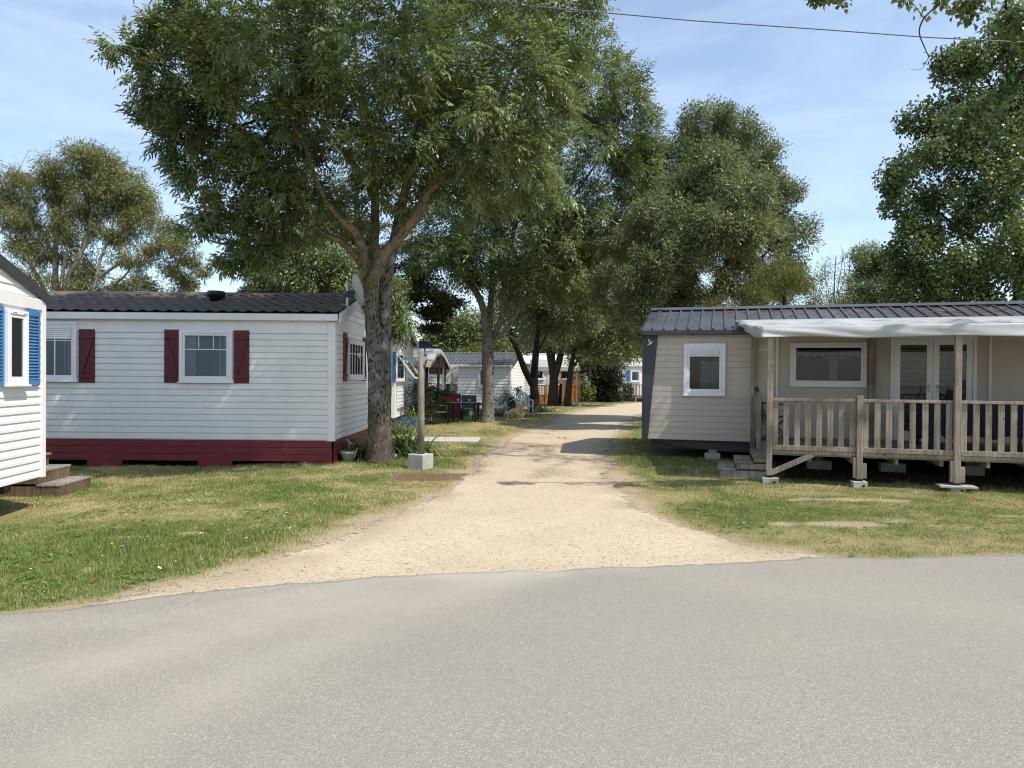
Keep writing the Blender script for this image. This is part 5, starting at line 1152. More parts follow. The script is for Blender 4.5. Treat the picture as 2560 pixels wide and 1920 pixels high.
# olive-green willow and scrub between it and the poplar
b = at(1980, 1000, 24)
simple_tree('willow_tree', 'yellow-green willow rising behind the ribbed roof of the tan home', (b.x, 24, 0), BARK_DK, [([(1980, 1040, 24), (1975, 900, 24), (1960, 780, 24), (1965, 700, 24)], .14, .04)], [([(1975, 880, 24), (1900, 790, 24)], .05, .02), ([(1975, 880, 24), (2030, 790, 24)], .05, .02)],
  [(1945, 690, 24, (.9, 1, .75), 40), (2010, 730, 24, (.65, .9, .7), 32), (1890, 755, 24, (1.0, 1, .5), 34), (1800, 770, 24, (.8, .9, .4), 20), (1990, 785, 24, (.9, 1, .4), 26), (2050, 775, 24.2, (.5, .7, .4), 14)], LEAF_OLV, 35, per=120, rc=0.32, ln=0.085, wd=0.028, droop=.5, first=1.5)
b = at(2095, 1000, 29)
simple_tree('scrub_tree', 'half bare twiggy tree in the gap before the poplar', (b.x, 29, 0), BARK_DK, [([(2095, 1030, 29), (2092, 850, 29), (2085, 740, 29), (2090, 640, 29)], .06, .012)], [([(2075, 760, 29), (2062, 700, 29), (2070, 640, 29)], .014, .005), ([(2095, 740, 29), (2112, 690, 29), (2108, 625, 29)], .014, .005), ([(2090, 780, 29), (2125, 740, 29), (2135, 690, 29)], .014, .005), ([(2092, 850, 29), (2070, 720, 29), (2060, 650, 29)], .02, .006), ([(2092, 850, 29), (2120, 700, 29), (2125, 640, 29)], .02, .006), ([(2088, 760, 29), (2105, 650, 29), (2100, 615, 29)], .016, .005)],
  [(2080, 690, 29, (.55, .7, .6), 16), (2110, 720, 29, (.5, .7, .7), 16), (2090, 770, 29, (.7, .8, .4), 18)], LEAF_ASH2, 36, per=50, rc=0.33, ln=0.09, wd=0.034, first=1.5)
b = at(2185, 1000, 31)
simple_tree('ash_tree', 'small feathery ash tree between the twiggy tree and the poplar', (b.x, 31, 0), BARK_DK, [([(2185, 1030, 31), (2180, 850, 31), (2175, 720, 31), (2178, 640, 31)], .14, .03)], [],
  [(2165, 650, 31, (.75, .9, .65), 34), (2215, 665, 31, (.7, .9, .7), 32), (2180, 720, 31, (1.0, 1.0, .7), 44), (2150, 765, 31, (.9, 1, .5), 30), (2230, 750, 31, (.9, 1, .7), 36)], LEAF_ASH2, 37, per=105, rc=0.34, ln=0.15, wd=0.05, first=1.5)
# 7: poplar behind the right end of the tan home
b = at(2560, 1000, 20)
simple_tree('poplar_tree', 'tall poplar with glossy heart shaped leaves rising behind the veranda roof', (b.x, 20, 0), BARK_DK, [([(2560, 1090, 20), (2555, 800, 20), (2540, 560, 20), (2530, 300, 19.8), (2520, 60, 19.6)], .26, .06)],
  [([(2550, 720, 20), (2440, 600, 19.5), (2330, 520, 19.2), (2240, 460, 19)], .07, .012), ([(2540, 560, 20), (2460, 430, 19.4), (2360, 340, 19), (2290, 290, 19)], .07, .012), ([(2530, 330, 20), (2470, 200, 19.2), (2410, 110, 19)], .05, .012), ([(2555, 820, 20), (2430, 740, 19.4), (2300, 700, 19.2)], .06, .012), ([(2545, 600, 20), (2640, 420, 19.6), (2680, 250, 19.4)], .08, .02)],
  [(2470, 130, 19.2, (.75, 1, .85), 44), (2380, 190, 19.2, (.55, .8, .55), 20), (2350, 165, 19.2, (.35, .5, .25), 8), (2400, 300, 19.2, (1.0, 1.1, .7), 44), (2300, 300, 19.1, (.45, .7, .35), 14), (2330, 400, 19.1, (.75, .9, .5), 28), (2245, 430, 19, (.4, .6, .5), 16), (2240, 500, 19, (.35, .5, .35), 10), (2470, 440, 19.2, (1.1, 1.2, 1.0), 62), (2350, 530, 19.2, (.95, 1.0, .7), 42), (2560, 330, 19.4, (1.2, 1.3, 1.4), 80), (2270, 610, 19.2, (.5, .7, .6), 22), (2370, 660, 19.2, (1.15, 1.1, .8), 58), (2500, 620, 19.2, (1.3, 1.2, 1.1), 74), (2290, 720, 19.4, (.75, .9, .55), 34), (2420, 770, 19.4, (1.3, 1.1, .5), 48), (2580, 120, 19.4, (1.1, 1.3, 1.2), 60), (2560, 760, 19.4, (1.2, 1.2, .8), 44), (2700, 450, 20, (1.4, 1.5, 2.2), 60)],
  LEAF_POP, 38, per=82, rc=0.33, ln=0.105, wd=0.085, droop=.3, first=2, upb=.45, deadp=.03, spread=1.5)
# nearer poplar: only its hanging branch ends come into view
t = Tree('poplar_tree', 'near poplar whose leafy branch ends hang in from above the cable', (10.2, 9.6, 0), BARK_DK, 'tree', None, 39)
t.limb([(10.2, 9.6, -.1), (10.2, 9.6, 3), (10.0, 9.4, 6.5), (9.6, 9.2, 9.0)], .3, .12, n=12)
t.limb([(10.0, 9.4, 6.6), (8.4, 8.8, 7.2), at(2470, -160, 8.6), at(2340, -110, 8.6), at(2120, -60, 8.6), at(2040, -40, 8.6)], .07, .008, n=6, wob=.02)
t.limb([at(2340, -110, 8.6), at(2345, 0, 8.6), at(2310, 45, 8.6), at(2298, 80, 8.6), at(2310, 115, 8.6), at(2322, 142, 8.6)], .013, .006, n=6)
t.limb([at(2322, 142, 8.6), at(2305, 172, 8.6), at(2278, 174, 8.6)], .005, .002, n=4)
t.limb([at(2470, -160, 8.6), at(2440, -40, 8.6), at(2420, 20, 8.6)], .02, .006, n=5); t.limb([(8.4, 8.8, 7.2), at(2560, -60, 8.6), at(2520, 40, 8.7)], .03, .01, n=5)
t.limb([(9.9, 9.3, 6.0), at(2650, 120, 8.8), at(2540, 210, 9.0), at(2440, 280, 9.2)], .05, .008, n=5)
for l in ((2065, -12, 8.6, (.10, .2, .11), 6), (2120, -8, 8.6, (.09, .2, .10), 4), (2045, 5, 8.6, (.06, .1, .07), 4), (2258, -16, 8.6, (.07, .1, .06), 3), (2390, 5, 8.6, (.12, .2, .12), 7), (2440, 10, 8.6, (.2, .25, .14), 11), (2520, 30, 8.7, (.22, .3, .2), 16), (2580, 60, 8.7, (.2, .3, .3), 14), (2440, 270, 9.2, (.25, .25, .16), 14), (2380, 290, 9.2, (.16, .2, .12), 8), (2500, 240, 9.1, (.2, .25, .16), 10), (2600, 140, 9, (.3, .3, .3), 12)): t.pl(*l, .2)
for c_, r_c, n_c in (((9.6, 9.8, 8.2), (1.9, 1.3, 1.2), 60), ((7.4, 10.6, 9.1), (1.5, 1.1, .7), 90), ((5.8, 11.8, 9.8), (1.2, 1.0, .6), 80), ((6.6, 13.2, 10.6), (1.3, .8, .6), 70), ((11.2, 9.4, 7.4), (1.8, 1.4, 1.6), 60), ((12.6, 9.0, 8.8), (2, 1.5, 1.5), 50), ((10.4, 9.6, 10.2), (2.2, 1.6, 1.2), 50)): t.lobe(c_, r_c, n_c)
t.limb([(9.6, 9.2, 9.0), (8.0, 10.2, 9.2), (5.4, 11.6, 9.8)], .025, .006, n=5)
t.grow(first=2); t.simple(LEAF_POP, 13, .16, .085, .072, droop=.7, upb=.3, deadp=.0, spread=1.4); t.done()
# eucalyptus behind the left homes
b = at(165, 1000, 29)
simple_tree('eucalyptus_tree', 'olive eucalyptus with pale forking stems behind the white homes', (b.x, 29, 0), BARK_EUC,
  [([(150, 1040, 29), (140, 850, 29), (138, 700, 29), (140, 580, 29), (135, 470, 29)], .2, .05), ([(150, 900, 29), (165, 720, 29), (200, 640, 28.8), (225, 560, 28.8), (240, 450, 29)], .16, .04), ([(165, 900, 29), (230, 740, 28.6), (250, 650, 28.5), (275, 590, 28.5), (300, 480, 29)], .11, .03), ([(150, 740, 29), (165, 640, 28.7), (190, 620, 28.6)], .09, .04), ([(130, 760, 29), (70, 650, 28.8), (20, 590, 28.6), (-40, 560, 28.4)], .09, .035)],
  [([(240, 700, 28.6), (300, 660, 28.4), (360, 650, 28.2), (430, 645, 28)], .07, .02), ([(265, 740, 28.6), (310, 690, 28.4), (370, 640, 28.2)], .07, .02), ([(138, 640, 29), (90, 560, 29), (65, 500, 29)], .07, .02), ([(120, 430, 29), (125, 395, 29), (128, 350, 29)], .015, .004), ([(40, 450, 29), (55, 400, 29), (80, 372, 29)], .015, .004), ([(300, 450, 29), (315, 400, 29), (325, 375, 29)], .012, .004), ([(40, 450, 29), (48, 405, 29), (30, 385, 29)], .01, .003), ([(205, 380, 29), (225, 350, 29), (232, 335, 29)], .01, .003)],
  [(212, 395, 29, (.75, 1, .45), 34), (265, 420, 29, (.8, 1, .55), 40), (160, 430, 29, (.8, 1, .55), 36), (125, 480, 29, (.8, 1, .6), 34), (30, 455, 29, (.8, 1, .5), 30), (-20, 500, 29, (.8, 1, .6), 24), (330, 470, 29, (.75, 1, .6), 36), (240, 500, 29, (1.1, 1.2, .7), 50), (360, 545, 29, (.65, .9, .6), 26), (180, 565, 29, (1.0, 1.2, .6), 36), (90, 560, 29, (.8, 1, .5), 20), (290, 580, 29, (.8, 1, .5), 26), (60, 620, 29, (.8, 1, .45), 18), (400, 610, 28.5, (.5, .7, .35), 14), (330, 640, 28.6, (.8, 1, .4), 22), (455, 620, 28, (.5, .6, .35), 13), (485, 645, 28, (.35, .5, .28), 8), (430, 680, 28.4, (.5, .7, .35), 12), (210, 690, 29, (.9, 1, .5), 22), (100, 700, 29, (.8, 1, .5), 20), (340, 710, 28.8, (.8, 1, .35), 18), (420, 730, 28.6, (.7, .9, .3), 12), (0, 700, 29, (.8, 1, .6), 26), (300, 500, 29.4, (1.3, 1, .9), 60), (150, 620, 29.6, (1.4, 1, .7), 44), (40, 540, 29.4, (1.1, 1, .6), 40), (260, 730, 29.4, (1.2, 1, .3), 34), (120, 750, 29.3, (1.2, 1, .3), 30), (430, 580, 28.8, (.45, .6, .4), 14), (500, 690, 28.4, (.3, .5, .3), 7), (470, 720, 28.4, (.4, .5, .25), 9)],
  LEAF_EUC, 40, per=125, rc=0.36, ln=0.145, wd=0.036, droop=.75, first=3, upb=.6, deadp=.035)
# conifer behind the big ash: flat plates of foliage
b = at(900, 1000, 27)
simple_tree('cypress_tree', 'dark spreading cypress with flat browning boughs behind the home and big ash', (b.x, 27, 0), BARK_DK, [([(900, 1040, 27), (900, 850, 27), (895, 650, 27), (890, 450, 27)], .35, .08)],
  [([(897, 760, 27), (800, 720, 26.6), (690, 700, 26.4), (620, 690, 26.2)], .09, .02), ([(895, 700, 27), (780, 640, 26.6), (660, 600, 26.4)], .08, .02), ([(897, 780, 27), (1000, 770, 26.8), (1080, 790, 26.6), (1120, 810, 26.5)], .09, .02), ([(895, 700, 27), (1020, 690, 26.8), (1100, 700, 26.6)], .08, .02)],
  [(690, 600, 26.5, (.7, 1, .22), 20), (640, 650, 26.4, (.5, .9, .18), 14), (740, 640, 26.5, (.9, 1, .25), 26), (670, 690, 26.3, (1.0, 1, .25), 30), (640, 735, 26.3, (.6, .9, .18), 16), (780, 690, 26.3, (1.2, 1, .3), 34), (720, 760, 26.3, (1.3, 1, .3), 36), (850, 560, 27, (1.5, 1.3, .5), 40), (860, 640, 26.6, (1.2, 1.2, .5), 36), (960, 600, 27, (1.5, 1.3, .5), 36), (860, 760, 26.4, (1.4, 1.2, .4), 36), (1000, 690, 26.8, (1.3, 1.2, .4), 36), (1060, 730, 26.7, (1.0, 1.1, .3), 28), (960, 780, 26.8, (1.1, 1.1, .35), 26), (1085, 785, 26.6, (.75, 1, .2), 22), (1070, 825, 26.6, (.4, .7, .16), 10), (1120, 760, 26.6, (.7, 1, .2), 16)],
  LEAF_PINE, 41, per=110, rc=0.36, ln=0.17, wd=0.05, droop=.0, flat=.45, first=3, upb=1.2, deadp=.08)
b = at(770, 1000, 21)
simple_tree('ash_tree', 'soft green weeping ash just behind the tiled roof and dish', (b.x, 21, 0), BARK_DK, [([(770, 1040, 21), (775, 850, 21), (780, 700, 21), (790, 560, 21)], .16, .04)], [([(775, 760, 21), (700, 690, 20.8)], .05, .015), ([(778, 720, 21), (860, 660, 20.8)], .05, .015)],
  [(760, 600, 21, (.9, 1, .6), 36), (700, 690, 20.9, (.75, .9, .55), 34), (840, 650, 20.9, (.9, 1, .7), 40), (780, 700, 20.6, (.8, .9, .5), 30), (880, 740, 21, (.7, .9, .5), 28), (660, 740, 21, (.5, .7, .25), 14), (1000, 800, 22, (.5, .7, .7), 26), (985, 740, 22, (.5, .7, .6), 22)], LEAF_ASH, 42, per=120, rc=0.36, ln=0.13, wd=0.046, droop=.8, first=2)
# distance
def bush(name, label, px, py, Y, lobes, mat, seed, **k):
    b = at(px, py, Y); return simple_tree(name, label, (b.x, Y, 0), BARK_DK, [([(px, 1000, Y), (px, (py + 1000) / 2, Y), (px + 4, py, Y)], .2, .05)], [], lobes, mat, seed, first=.3, **k)
bush('oak_tree', 'rounded dark green oak beyond the canvas pergola', 1140, 860, 50, [(1120, 850, 50, (1.6, 1.5, 1.2), 50), (1180, 830, 50, (1.8, 1.5, 1.3), 60), (1080, 880, 50, (1.2, 1.2, .8), 30), (1220, 860, 50, (1.5, 1.4, 1.1), 40), (1150, 900, 50, (2.2, 1.4, .9), 50)], LEAF_ASH, 51, per=70, rc=0.6, ln=0.27, wd=0.13, droop=.1)
bush('bush', 'bright yellow-green bush behind the grey tiled roof', 1185, 900, 46, [(1190, 885, 46, (1.1, 1.0, .6), 30), (1160, 905, 46, (1.2, 1, .5), 26), (1215, 905, 46, (1.0, 1, .5), 22)], LEAF_BR, 52, per=50, rc=.4, ln=.16, wd=.07)
bush('ash_tree', 'mid green ash tree behind the row of dark trunks', 1300, 800, 55, [(1290, 800, 55, (2.4, 2, 2.0), 70), (1350, 700, 55, (3, 2.4, 2.6), 90), (1330, 880, 55, (2.6, 2, 1.6), 70), (1420, 860, 55, (2.6, 2, 1.8), 70), (1260, 880, 55, (1.6, 1.4, 1.2), 36)], LEAF_ASH2, 53, per=70, rc=0.75, ln=0.33, wd=0.14)
bush('ash_tree', 'tall ash tree above the garden shed and dark hedge', 1540, 720, 57, [(1480, 700, 57, (3, 2.4, 2.6), 90), (1580, 640, 57, (3, 2.4, 3), 90), (1620, 780, 57, (3, 2.4, 2.4), 80), (1540, 830, 57, (2.6, 2, 1.6), 70), (1620, 880, 57, (2.2, 2, 1.0), 40)], LEAF_ASH2, 54, per=70, rc=0.8, ln=0.33, wd=0.14)
hg = gp(1510, 1006)
HG = Tree('cypress_hedge', 'tall near-black clipped cypress hedge closing the end of the drive', (hg.x, 49, 0), BARK_DK, 'hedge', None, 55)
HG.limb([(hg.x, 49, -.1), (hg.x, 49, 1.5), (hg.x + .1, 49, 3.2)], .2, .06)
for l in ((1500, 985, 49, (.95, .9, .7), 60), (1520, 985, 49, (.9, .9, .7), 60), (1505, 940, 49, (.95, .9, .9), 70), (1528, 940, 49, (.8, .9, .9), 60), (1500, 895, 49, (1.1, .9, .8), 60), (1470, 900, 49.5, (1.0, .9, .8), 40), (1540, 890, 49, (1.0, .9, .8), 46)): HG.pl(*l)
HG.grow(first=.2); HG.simple(leafmat('hedge_foliage', (.010, .016, .008), (.03, .042, .018), .6, .08, .3), 50, .34, .2, .07, droop=.1); HG.done()
# the far wood closing the view
fw = Tree('far_wood', 'continuous green wood closing the view beyond the homes', (0, 75, 0), BARK_DK, 'wood', None, 56)
fw.limb([(0, 75, 0), (0, 75, 2)], .2, .1)
for x in np.arange(-75, 80, 4.2):
    hh = 5.0 + 2.2 * math.sin(x * .33) + random.uniform(-1, 1) if x > -14 else 4.0 + random.uniform(-.6, .6)
    fw.lobe((x, 75 + random.uniform(-3, 3), hh * .45), (3.4, 2.4, hh * .5), 46)
fw.clumps = np.concatenate(fw.cl); fw.simple(LEAF_ASH, 22, 1.0, .55, .28); fw.done(); fw.e['kind'] = 'stuff'
# ------------------------------------------------------------------ small things
# solar lamp post on a concrete block
pa, pb, pc = gp(1015.5, 1170), gp(1057, 1177), gp(1079, 1172)
ax_ = (pb - pa); rz_ = math.atan2(ax_.y, ax_.x)
rz_ = R(-30); ctr = pb + Matrix.Rotation(rz_, 3, 'Z') @ Vector((-.165, .155, 0))
LP = thing('lamp_post', 'round timber lamp post with solar panel set in a concrete block by the drive', 'lamp post', (ctr.x, ctr.y, 0), rz_)
MB().box(-.165, .165, -.155, .155, -.08, .27).build('concrete_base', CONC, LP, .014)
MB().tube([(0, .0, .25), (.004, 0, .9), (-.004, 0, 1.5), (.0, 0, 2.05)], [.062, .059, .058, .056], 18).build('pole', WOODP, LP, 0, True)
Lr = Matrix.Rotation(-rz_, 4, 'Z')
a_ = MB().tube([(.05, 0, 1.80), (.10, -.01, 1.81)], .016, 6, Lr)
hm = Lr @ Matrix.Translation((.135, -.03, 1.83)) @ Matrix.Rotation(R(38), 4, 'Z') @ Matrix.Rotation(R(28), 4, 'X')
a_.box(-.06, .06, .012, .035, -.07, .07, hm); lh = a_.build('lamp_head', CHASSIS, LP, .004)
MB().box(-.05, .05, .002, .0118, -.06, .06, hm).build('lamp_lens', LAMPG, lh)
sm_ = Lr @ Matrix.Translation((.05, .02, 2.17)) @ Matrix.Rotation(R(6), 4, 'Z') @ Matrix.Rotation(R(52), 4, 'X')
sb = MB().tube([(.05, 0, 1.98), (.06, 0, 2.02), (.055, .02, 2.15)], .013, 6, Lr).box(-.10, .10, -.075, .075, -.016, -.001, sm_).tube([(.075, -.0, 2.0), (.07, -.0, 1.97)], .03, 8, Lr).build('panel_bracket', CHASSIS, LP)
MB().box(-.094, .094, -.07, .07, .0, .004, sm_).build('solar_panel', SOLAR, LP)
MB().tube([(.06, 0, 1.98), (.10, .0, 1.93), (.08, .0, 1.86), (.07, 0, 1.80), (.065, 0, 1.7)], .006, 5, Lr).build('wire', BLACKP, LP, 0, True)
# far twin of the lamp post
q = gp(1447, 1016)
LQ = copy_thing(LP, (q.x, q.y, -.02), .3, 'distant timber lamp post in a concrete block beside the far end of the drive', None, (.8, .8, .92))
LP['group'] = LQ['group'] = 'timber lamp posts'
q = gp(1400, 1013); sk = thing('wooden_stake', 'short dark wooden stake between two dark tree trunks', 'stake', (q.x, q.y, 0), .2)
MB().tube([(0, 0, -.1), (.02, 0, .7), (.05, 0, 1.28)], [.11, .10, .09], 9).build('post', BARK_DK, sk, 0, True)
# overhead cable
ca = [at(900, -30, 11.2), at(1157, 0, 11.0), at(1736, 52, 10.6), at(2060, 74, 10.4), at(2315, 93, 10.2), at(2600, 108, 10.0), at(3300, 130, 9.4)]
cb = MB().tube([Vector((-14, 12.2, 8.6))] + ca + [Vector((24, 8.4, 6.9))], .0085, 6); tag(cb.build('overhead_cable', CABLE, None, 0, True), 'thin dark overhead cable crossing the sky above the drive', 'cable')
# paving strip
q0, q1, q2, q3 = gp(1030, 1106), gp(1195, 1108), gp(1202, 1097), gp(1030, 1096)
ps = MB(); n = 4
for i in range(n):
    a0, a1 = i / n, (i + 1) / n - .004
    ps.add([tuple(q0.lerp(q1, a0)), tuple(q0.lerp(q1, a1)), tuple(q3.lerp(q2, a1)), tuple(q3.lerp(q2, a0))] + [tuple(q0.lerp(q1, a0) + Vector((0, 0, .045))), tuple(q0.lerp(q1, a1) + Vector((0, 0, .045))), tuple(q3.lerp(q2, a1) + Vector((0, 0, .045))), tuple(q3.lerp(q2, a0) + Vector((0, 0, .045)))], [(3, 2, 1, 0), (4, 5, 6, 7), (0, 1, 5, 4), (1, 2, 6, 5), (2, 3, 7, 6), (3, 0, 4, 7)])
tag(ps.build('paving_strip', CONCL, None, .01), 'pale concrete slab strip in the grass behind the lamp post', 'paving')

# strap-leaved clumps, pots, shrubs
def straps(n, ln, wd, spread, seed, z0=0.0, up=1.0):
    r_ = np.random.default_rng(seed); V = []; Fc = []; T_ = []
    for i in range(n):
        a = r_.uniform(0, 6.283); l = ln * r_.uniform(.6, 1.1); e = r_.uniform(.25, 1.25) * up; d = np.array([math.cos(a), math.sin(a), 0]); s_ = np.array([-d[1], d[0], 0]); p = np.array([r_.normal(0, spread), r_.normal(0, spread), z0]); o = len(V); w = wd * r_.uniform(.7, 1.2); t = min(.92, max(0, r_.normal(.45, .25)))
        if r_.random() < .05: t = 1.0
        for k in range(6):
            q = k / 5; wk = w * (1 - q ** 2.5 * .95) * .5; V += [tuple(p + s_ * wk), tuple(p - s_ * wk)]; T_ += [t, t]
            p = p + (d * math.cos(e) + np.array([0, 0, math.sin(e)])) * l / 5; e -= r_.uniform(.22, .5)
        Fc += [(o + 2 * k, o + 2 * k + 2, o + 2 * k + 3, o + 2 * k + 1) for k in range(5)]
    return np.array(V), np.array(Fc), np.array(T_)
def strap_plant(name, label, loc, n, ln, wd, spread, seed, mat=LEAF_STRAP, cat='plant', group=None, stems=0, sh=.9):
    t = thing(name, label, cat, loc, 0, group); V_, F2, T_ = straps(n, ln, wd, spread, seed)
    link('leaves', np_mesh('leaves', V_, F2, 4, {'tint': T_}), mat, t)
    for i in range(stems):
        a = random.uniform(0, 6.28); h_ = sh * random.uniform(.8, 1.15); x, y = spread * math.cos(a), spread * math.sin(a)
        MB().tube([(x, y, 0), (x * 1.4, y * 1.4, h_ * .6), (x * 1.9, y * 1.6, h_)], [.006, .005, .004], 5).tube([(x * 1.9, y * 1.6, h_), (x * 1.92, y * 1.6, h_ + .06)], [.012, .003], 5).build('flower_stem', TWIG, t, 0, True)
    return t
q = gp(906, 1150); strap_plant('agapanthus', 'dark agapanthus clump with tall bare stems between pot and ash trunk', (q.x, q.y + .25, 0), 220, .85, .038, .16, 3, LEAF_STRAP, 'plant', 'agapanthus clumps around the big ash', 4, 1.0)
q = gp(996, 1143); strap_plant('agapanthus', 'large bright agapanthus clump behind the concrete lamp post base', (q.x, q.y + .35, 0), 480, .98, .042, .26, 4, LEAF_STRAP, 'plant', 'agapanthus clumps around the big ash')
q = gp(1000, 1085); strap_plant('iris', 'upright iris clump against the end of the second white home', (q.x - .2, q.y + .2, 0), 150, 1.0, .03, .3, 5, LEAF_STRAP, 'plant', None, 0)
q = gp(1020, 1066); bl = thing('planter', 'blue planter tub holding spiky leaves', 'planter', (q.x, q.y, 0), .2)
MB().box(-.36, .36, -.18, .18, -.03, .30).build('tub', BLUEDARK, bl, .02); MB().box(-.33, .33, -.15, .15, .302, .31).build('soil', LITTER, bl)
V_, F2, T_ = straps(60, .7, .022, .16, 8, .3, 1.4); link('plant', np_mesh('plant', V_, F2, 4, {'tint': T_}), LEAF_STRAP, bl)
q = gp(866, 1157); pt = thing('flower_pot', 'pale green plant pot at the corner of the red skirted home', 'plant pot', (q.x, q.y + .15, -.02))
MB().lathe([(.10, 0), (.135, .17), (.155, .175), (.160, .225), (.145, .225), (.13, .18), (.02, .17)], 24).build('pot', TERRA, pt, 0, True)
pl_ = Tree('scratch', 'x', (0, 0, 0), TWIG, seed=71); pl_.e.name = 'scratch'
V_, F2, T_ = straps(70, .17, .02, .06, 9, .18, 1.2); link('plant', np_mesh('plant', V_, F2, 4, {'tint': T_}), LEAF_BR, pt)
MB().tube([(0, .02, .18), (.02, .0, .40), (-.02, -.04, .44), (.10, -.1, .36)], [.006, .008, .012, .004], 6).build('dry_stem', CREAM, pt, 0, True)
bpy.data.objects.remove(pl_.e)
def shrub(name, label, px, py, Y, lobes, mat, seed, cat='shrub', flowers=None, z=0.0, **k):
    b = at(px, py, Y); t = Tree(name, label, (b.x, Y, z), TWIG, cat, None, seed)
    for i in range(5): a = i * 1.25; t.limb([(b.x, Y, z - .05), (b.x + .12 * math.cos(a), Y + .12 * math.sin(a), z + .3), (b.x + .25 * math.cos(a), Y + .25 * math.sin(a), z + .6)], .018, .008, n=5)
    for l in lobes: t.pl(*l)
    t.grow(first=.1); t.simple(mat, **k)
    if flowers:
        c = t.clumps; mb = MB()
        for i in range(flowers[0]): p = Vector(c[i * 7 % len(c), :3] + c[i * 7 % len(c), 3:6] * .2); mb.tube([p, p + Vector((.0, -.03, .04))], [.05, .015], 6)
        mb.build('flower', flowers[1], t.e)
    return t.done()
shrub('oleander', 'dark oleander bush between the propped window home and the pergola', 1050, 1020, 24, [(1050, 985, 24, (.4, .4, .5), 20), (1042, 1015, 24, (.4, .4, .4), 16), (1062, 1020, 24, (.35, .4, .35), 14)], LEAF_DK, 61, per=44, rc=.26, ln=.15, wd=.03, droop=-.3)
shrub('shrub', 'dark shrub mass in front of the pergola panel', 1085, 1010, 28, [(1075, 1000, 28, (.4, .4, .5), 20), (1095, 990, 28, (.4, .4, .5), 18), (1110, 1010, 28, (.4, .3, .35), 14)], LEAF_DK, 62, per=40, rc=.28, ln=.1, wd=.05)
shrub('shrub', 'low yellow-flowering shrub behind the red deckchair', 1105, 1015, 27, [(1102, 1010, 27, (.4, .3, .28), 12), (1118, 1020, 27, (.3, .3, .2), 8)], LEAF_BR, 63, per=36, rc=.22, ln=.08, wd=.04)
strap_plant('pampas_grass', 'tall pale grass clump behind the black garden table', (gp(1145, 1028).x, 29.5, 0), 150, 2.0, .022, .25, 64, LEAF_BR, 'plant')
strap_plant('strap_plants', 'low dark strap leaved plants beneath the grey roofed home wall', (at(1237, 1000, 30).x, 30, 0), 160, .8, .035, .35, 65, LEAF_DK, 'plant')
strap_plant('strap_plants', 'dark spiky plants at the foot of the low forking ash', (at(1358, 1000, 34).x, 34.5, 0), 120, .9, .04, .35, 66, LEAF_DK, 'plant')
shrub('rose_bush', 'loose rose bush behind the white plastic chair', 1280, 1008, 32, [(1272, 1000, 32, (.5, .4, .5), 20), (1286, 1012, 32, (.4, .4, .35), 12), (1298, 988, 32, (.25, .3, .3), 6)], LEAF_DK, 67, per=34, rc=.26, ln=.1, wd=.06)
shrub('rose_bush', 'pale flowering bush before the garden shed door', 1522, 995, 50, [(1515, 990, 50, (.8, .6, .6), 24), (1530, 998, 50, (.6, .5, .35), 16)], LEAF_BR, 68, per=34, rc=.4, ln=.16, wd=.09, flowers=(10, TRIM))
shrub('shrub', 'climbing shrub beside the narrow white shed', 1465, 985, 48, [(1463, 995, 48, (.4, .4, .5), 12), (1468, 970, 48, (.45, .4, .5), 16)], LEAF_BR, 69, per=34, rc=.35, ln=.15, wd=.09)
shrub('climbing_plant', 'green creeper hanging over the small grey terrace railing', 1567, 975, 50.2, [(1567, 972, 50.2, (.5, .25, .3), 14), (1570, 985, 50.2, (.3, .2, .35), 8)], LEAF_DK, 70, cat='plant', per=30, rc=.3, ln=.15, wd=.09)
# edging stones
STONE = M('edging_stone', (.40, .37, .31), .9, (.30, .275, .235), 9, bmp=.5)
for i, (px, py) in enumerate(((984, 1148), (999, 1139), (1009, 1131), (1018, 1123), (1024, 1116))):
    q = gp(px, py)
    mb = MB().box(-.09, .09, -.06, .06, -.04, .10 + .02 * (i % 3)); o = mb.build('edging_stone', STONE, None, .028)
    o.location = (q.x, q.y, 0); o.rotation_euler = (0, .05 * i, .7 + .2 * i)
    tag(o, ('rough edging stone at the foot of the big ash', 'second rough edging stone from the big ash', 'third rough edging stone from the big ash', 'fourth rough edging stone from the big ash', 'last edging stone of the row, nearest the pale slab strip')[i], 'stone', 'edging stones around the agapanthus')

# black garden table and chairs under the second ash
def table(loc, rz):
    t = thing('garden_table', 'black metal garden table under the second ash', 'table', loc, rz)
    w, d, h_ = 1.0, .8, .73
    MB().box(-w / 2, w / 2, -d / 2, d / 2, h_ - .03, h_).build('tabletop', BLACKP, t, .006)
    for sx in (-1, 1):
        for sy in (-1, 1): MB().box(sx * (w / 2 - .05) - .035, sx * (w / 2 - .05) + .035, sy * (d / 2 - .05) - .035, sy * (d / 2 - .05) + .035, 0, h_ - .031).build('leg', BLACKP, t)
    return t
TBC = gp(1160, 1058); table((TBC.x, TBC.y, 0), -.12)
for dx, lab in ((-.22, 'pale cup standing at the left of the black garden table'), (.18, 'pale glass standing right of centre on the black garden table')):
    cpo = MB().lathe([(.03, 0), (.04, .12), (.034, .12), (.028, .01)], 12).build('cup', PLASTW, None, 0, True); cpo.location = (TBC.x + dx, TBC.y + .05, .73); tag(cpo, lab, 'cup', 'cups on the garden table')
GREYMESH = M('grey_mesh_fabric', (.10, .105, .11), .8)
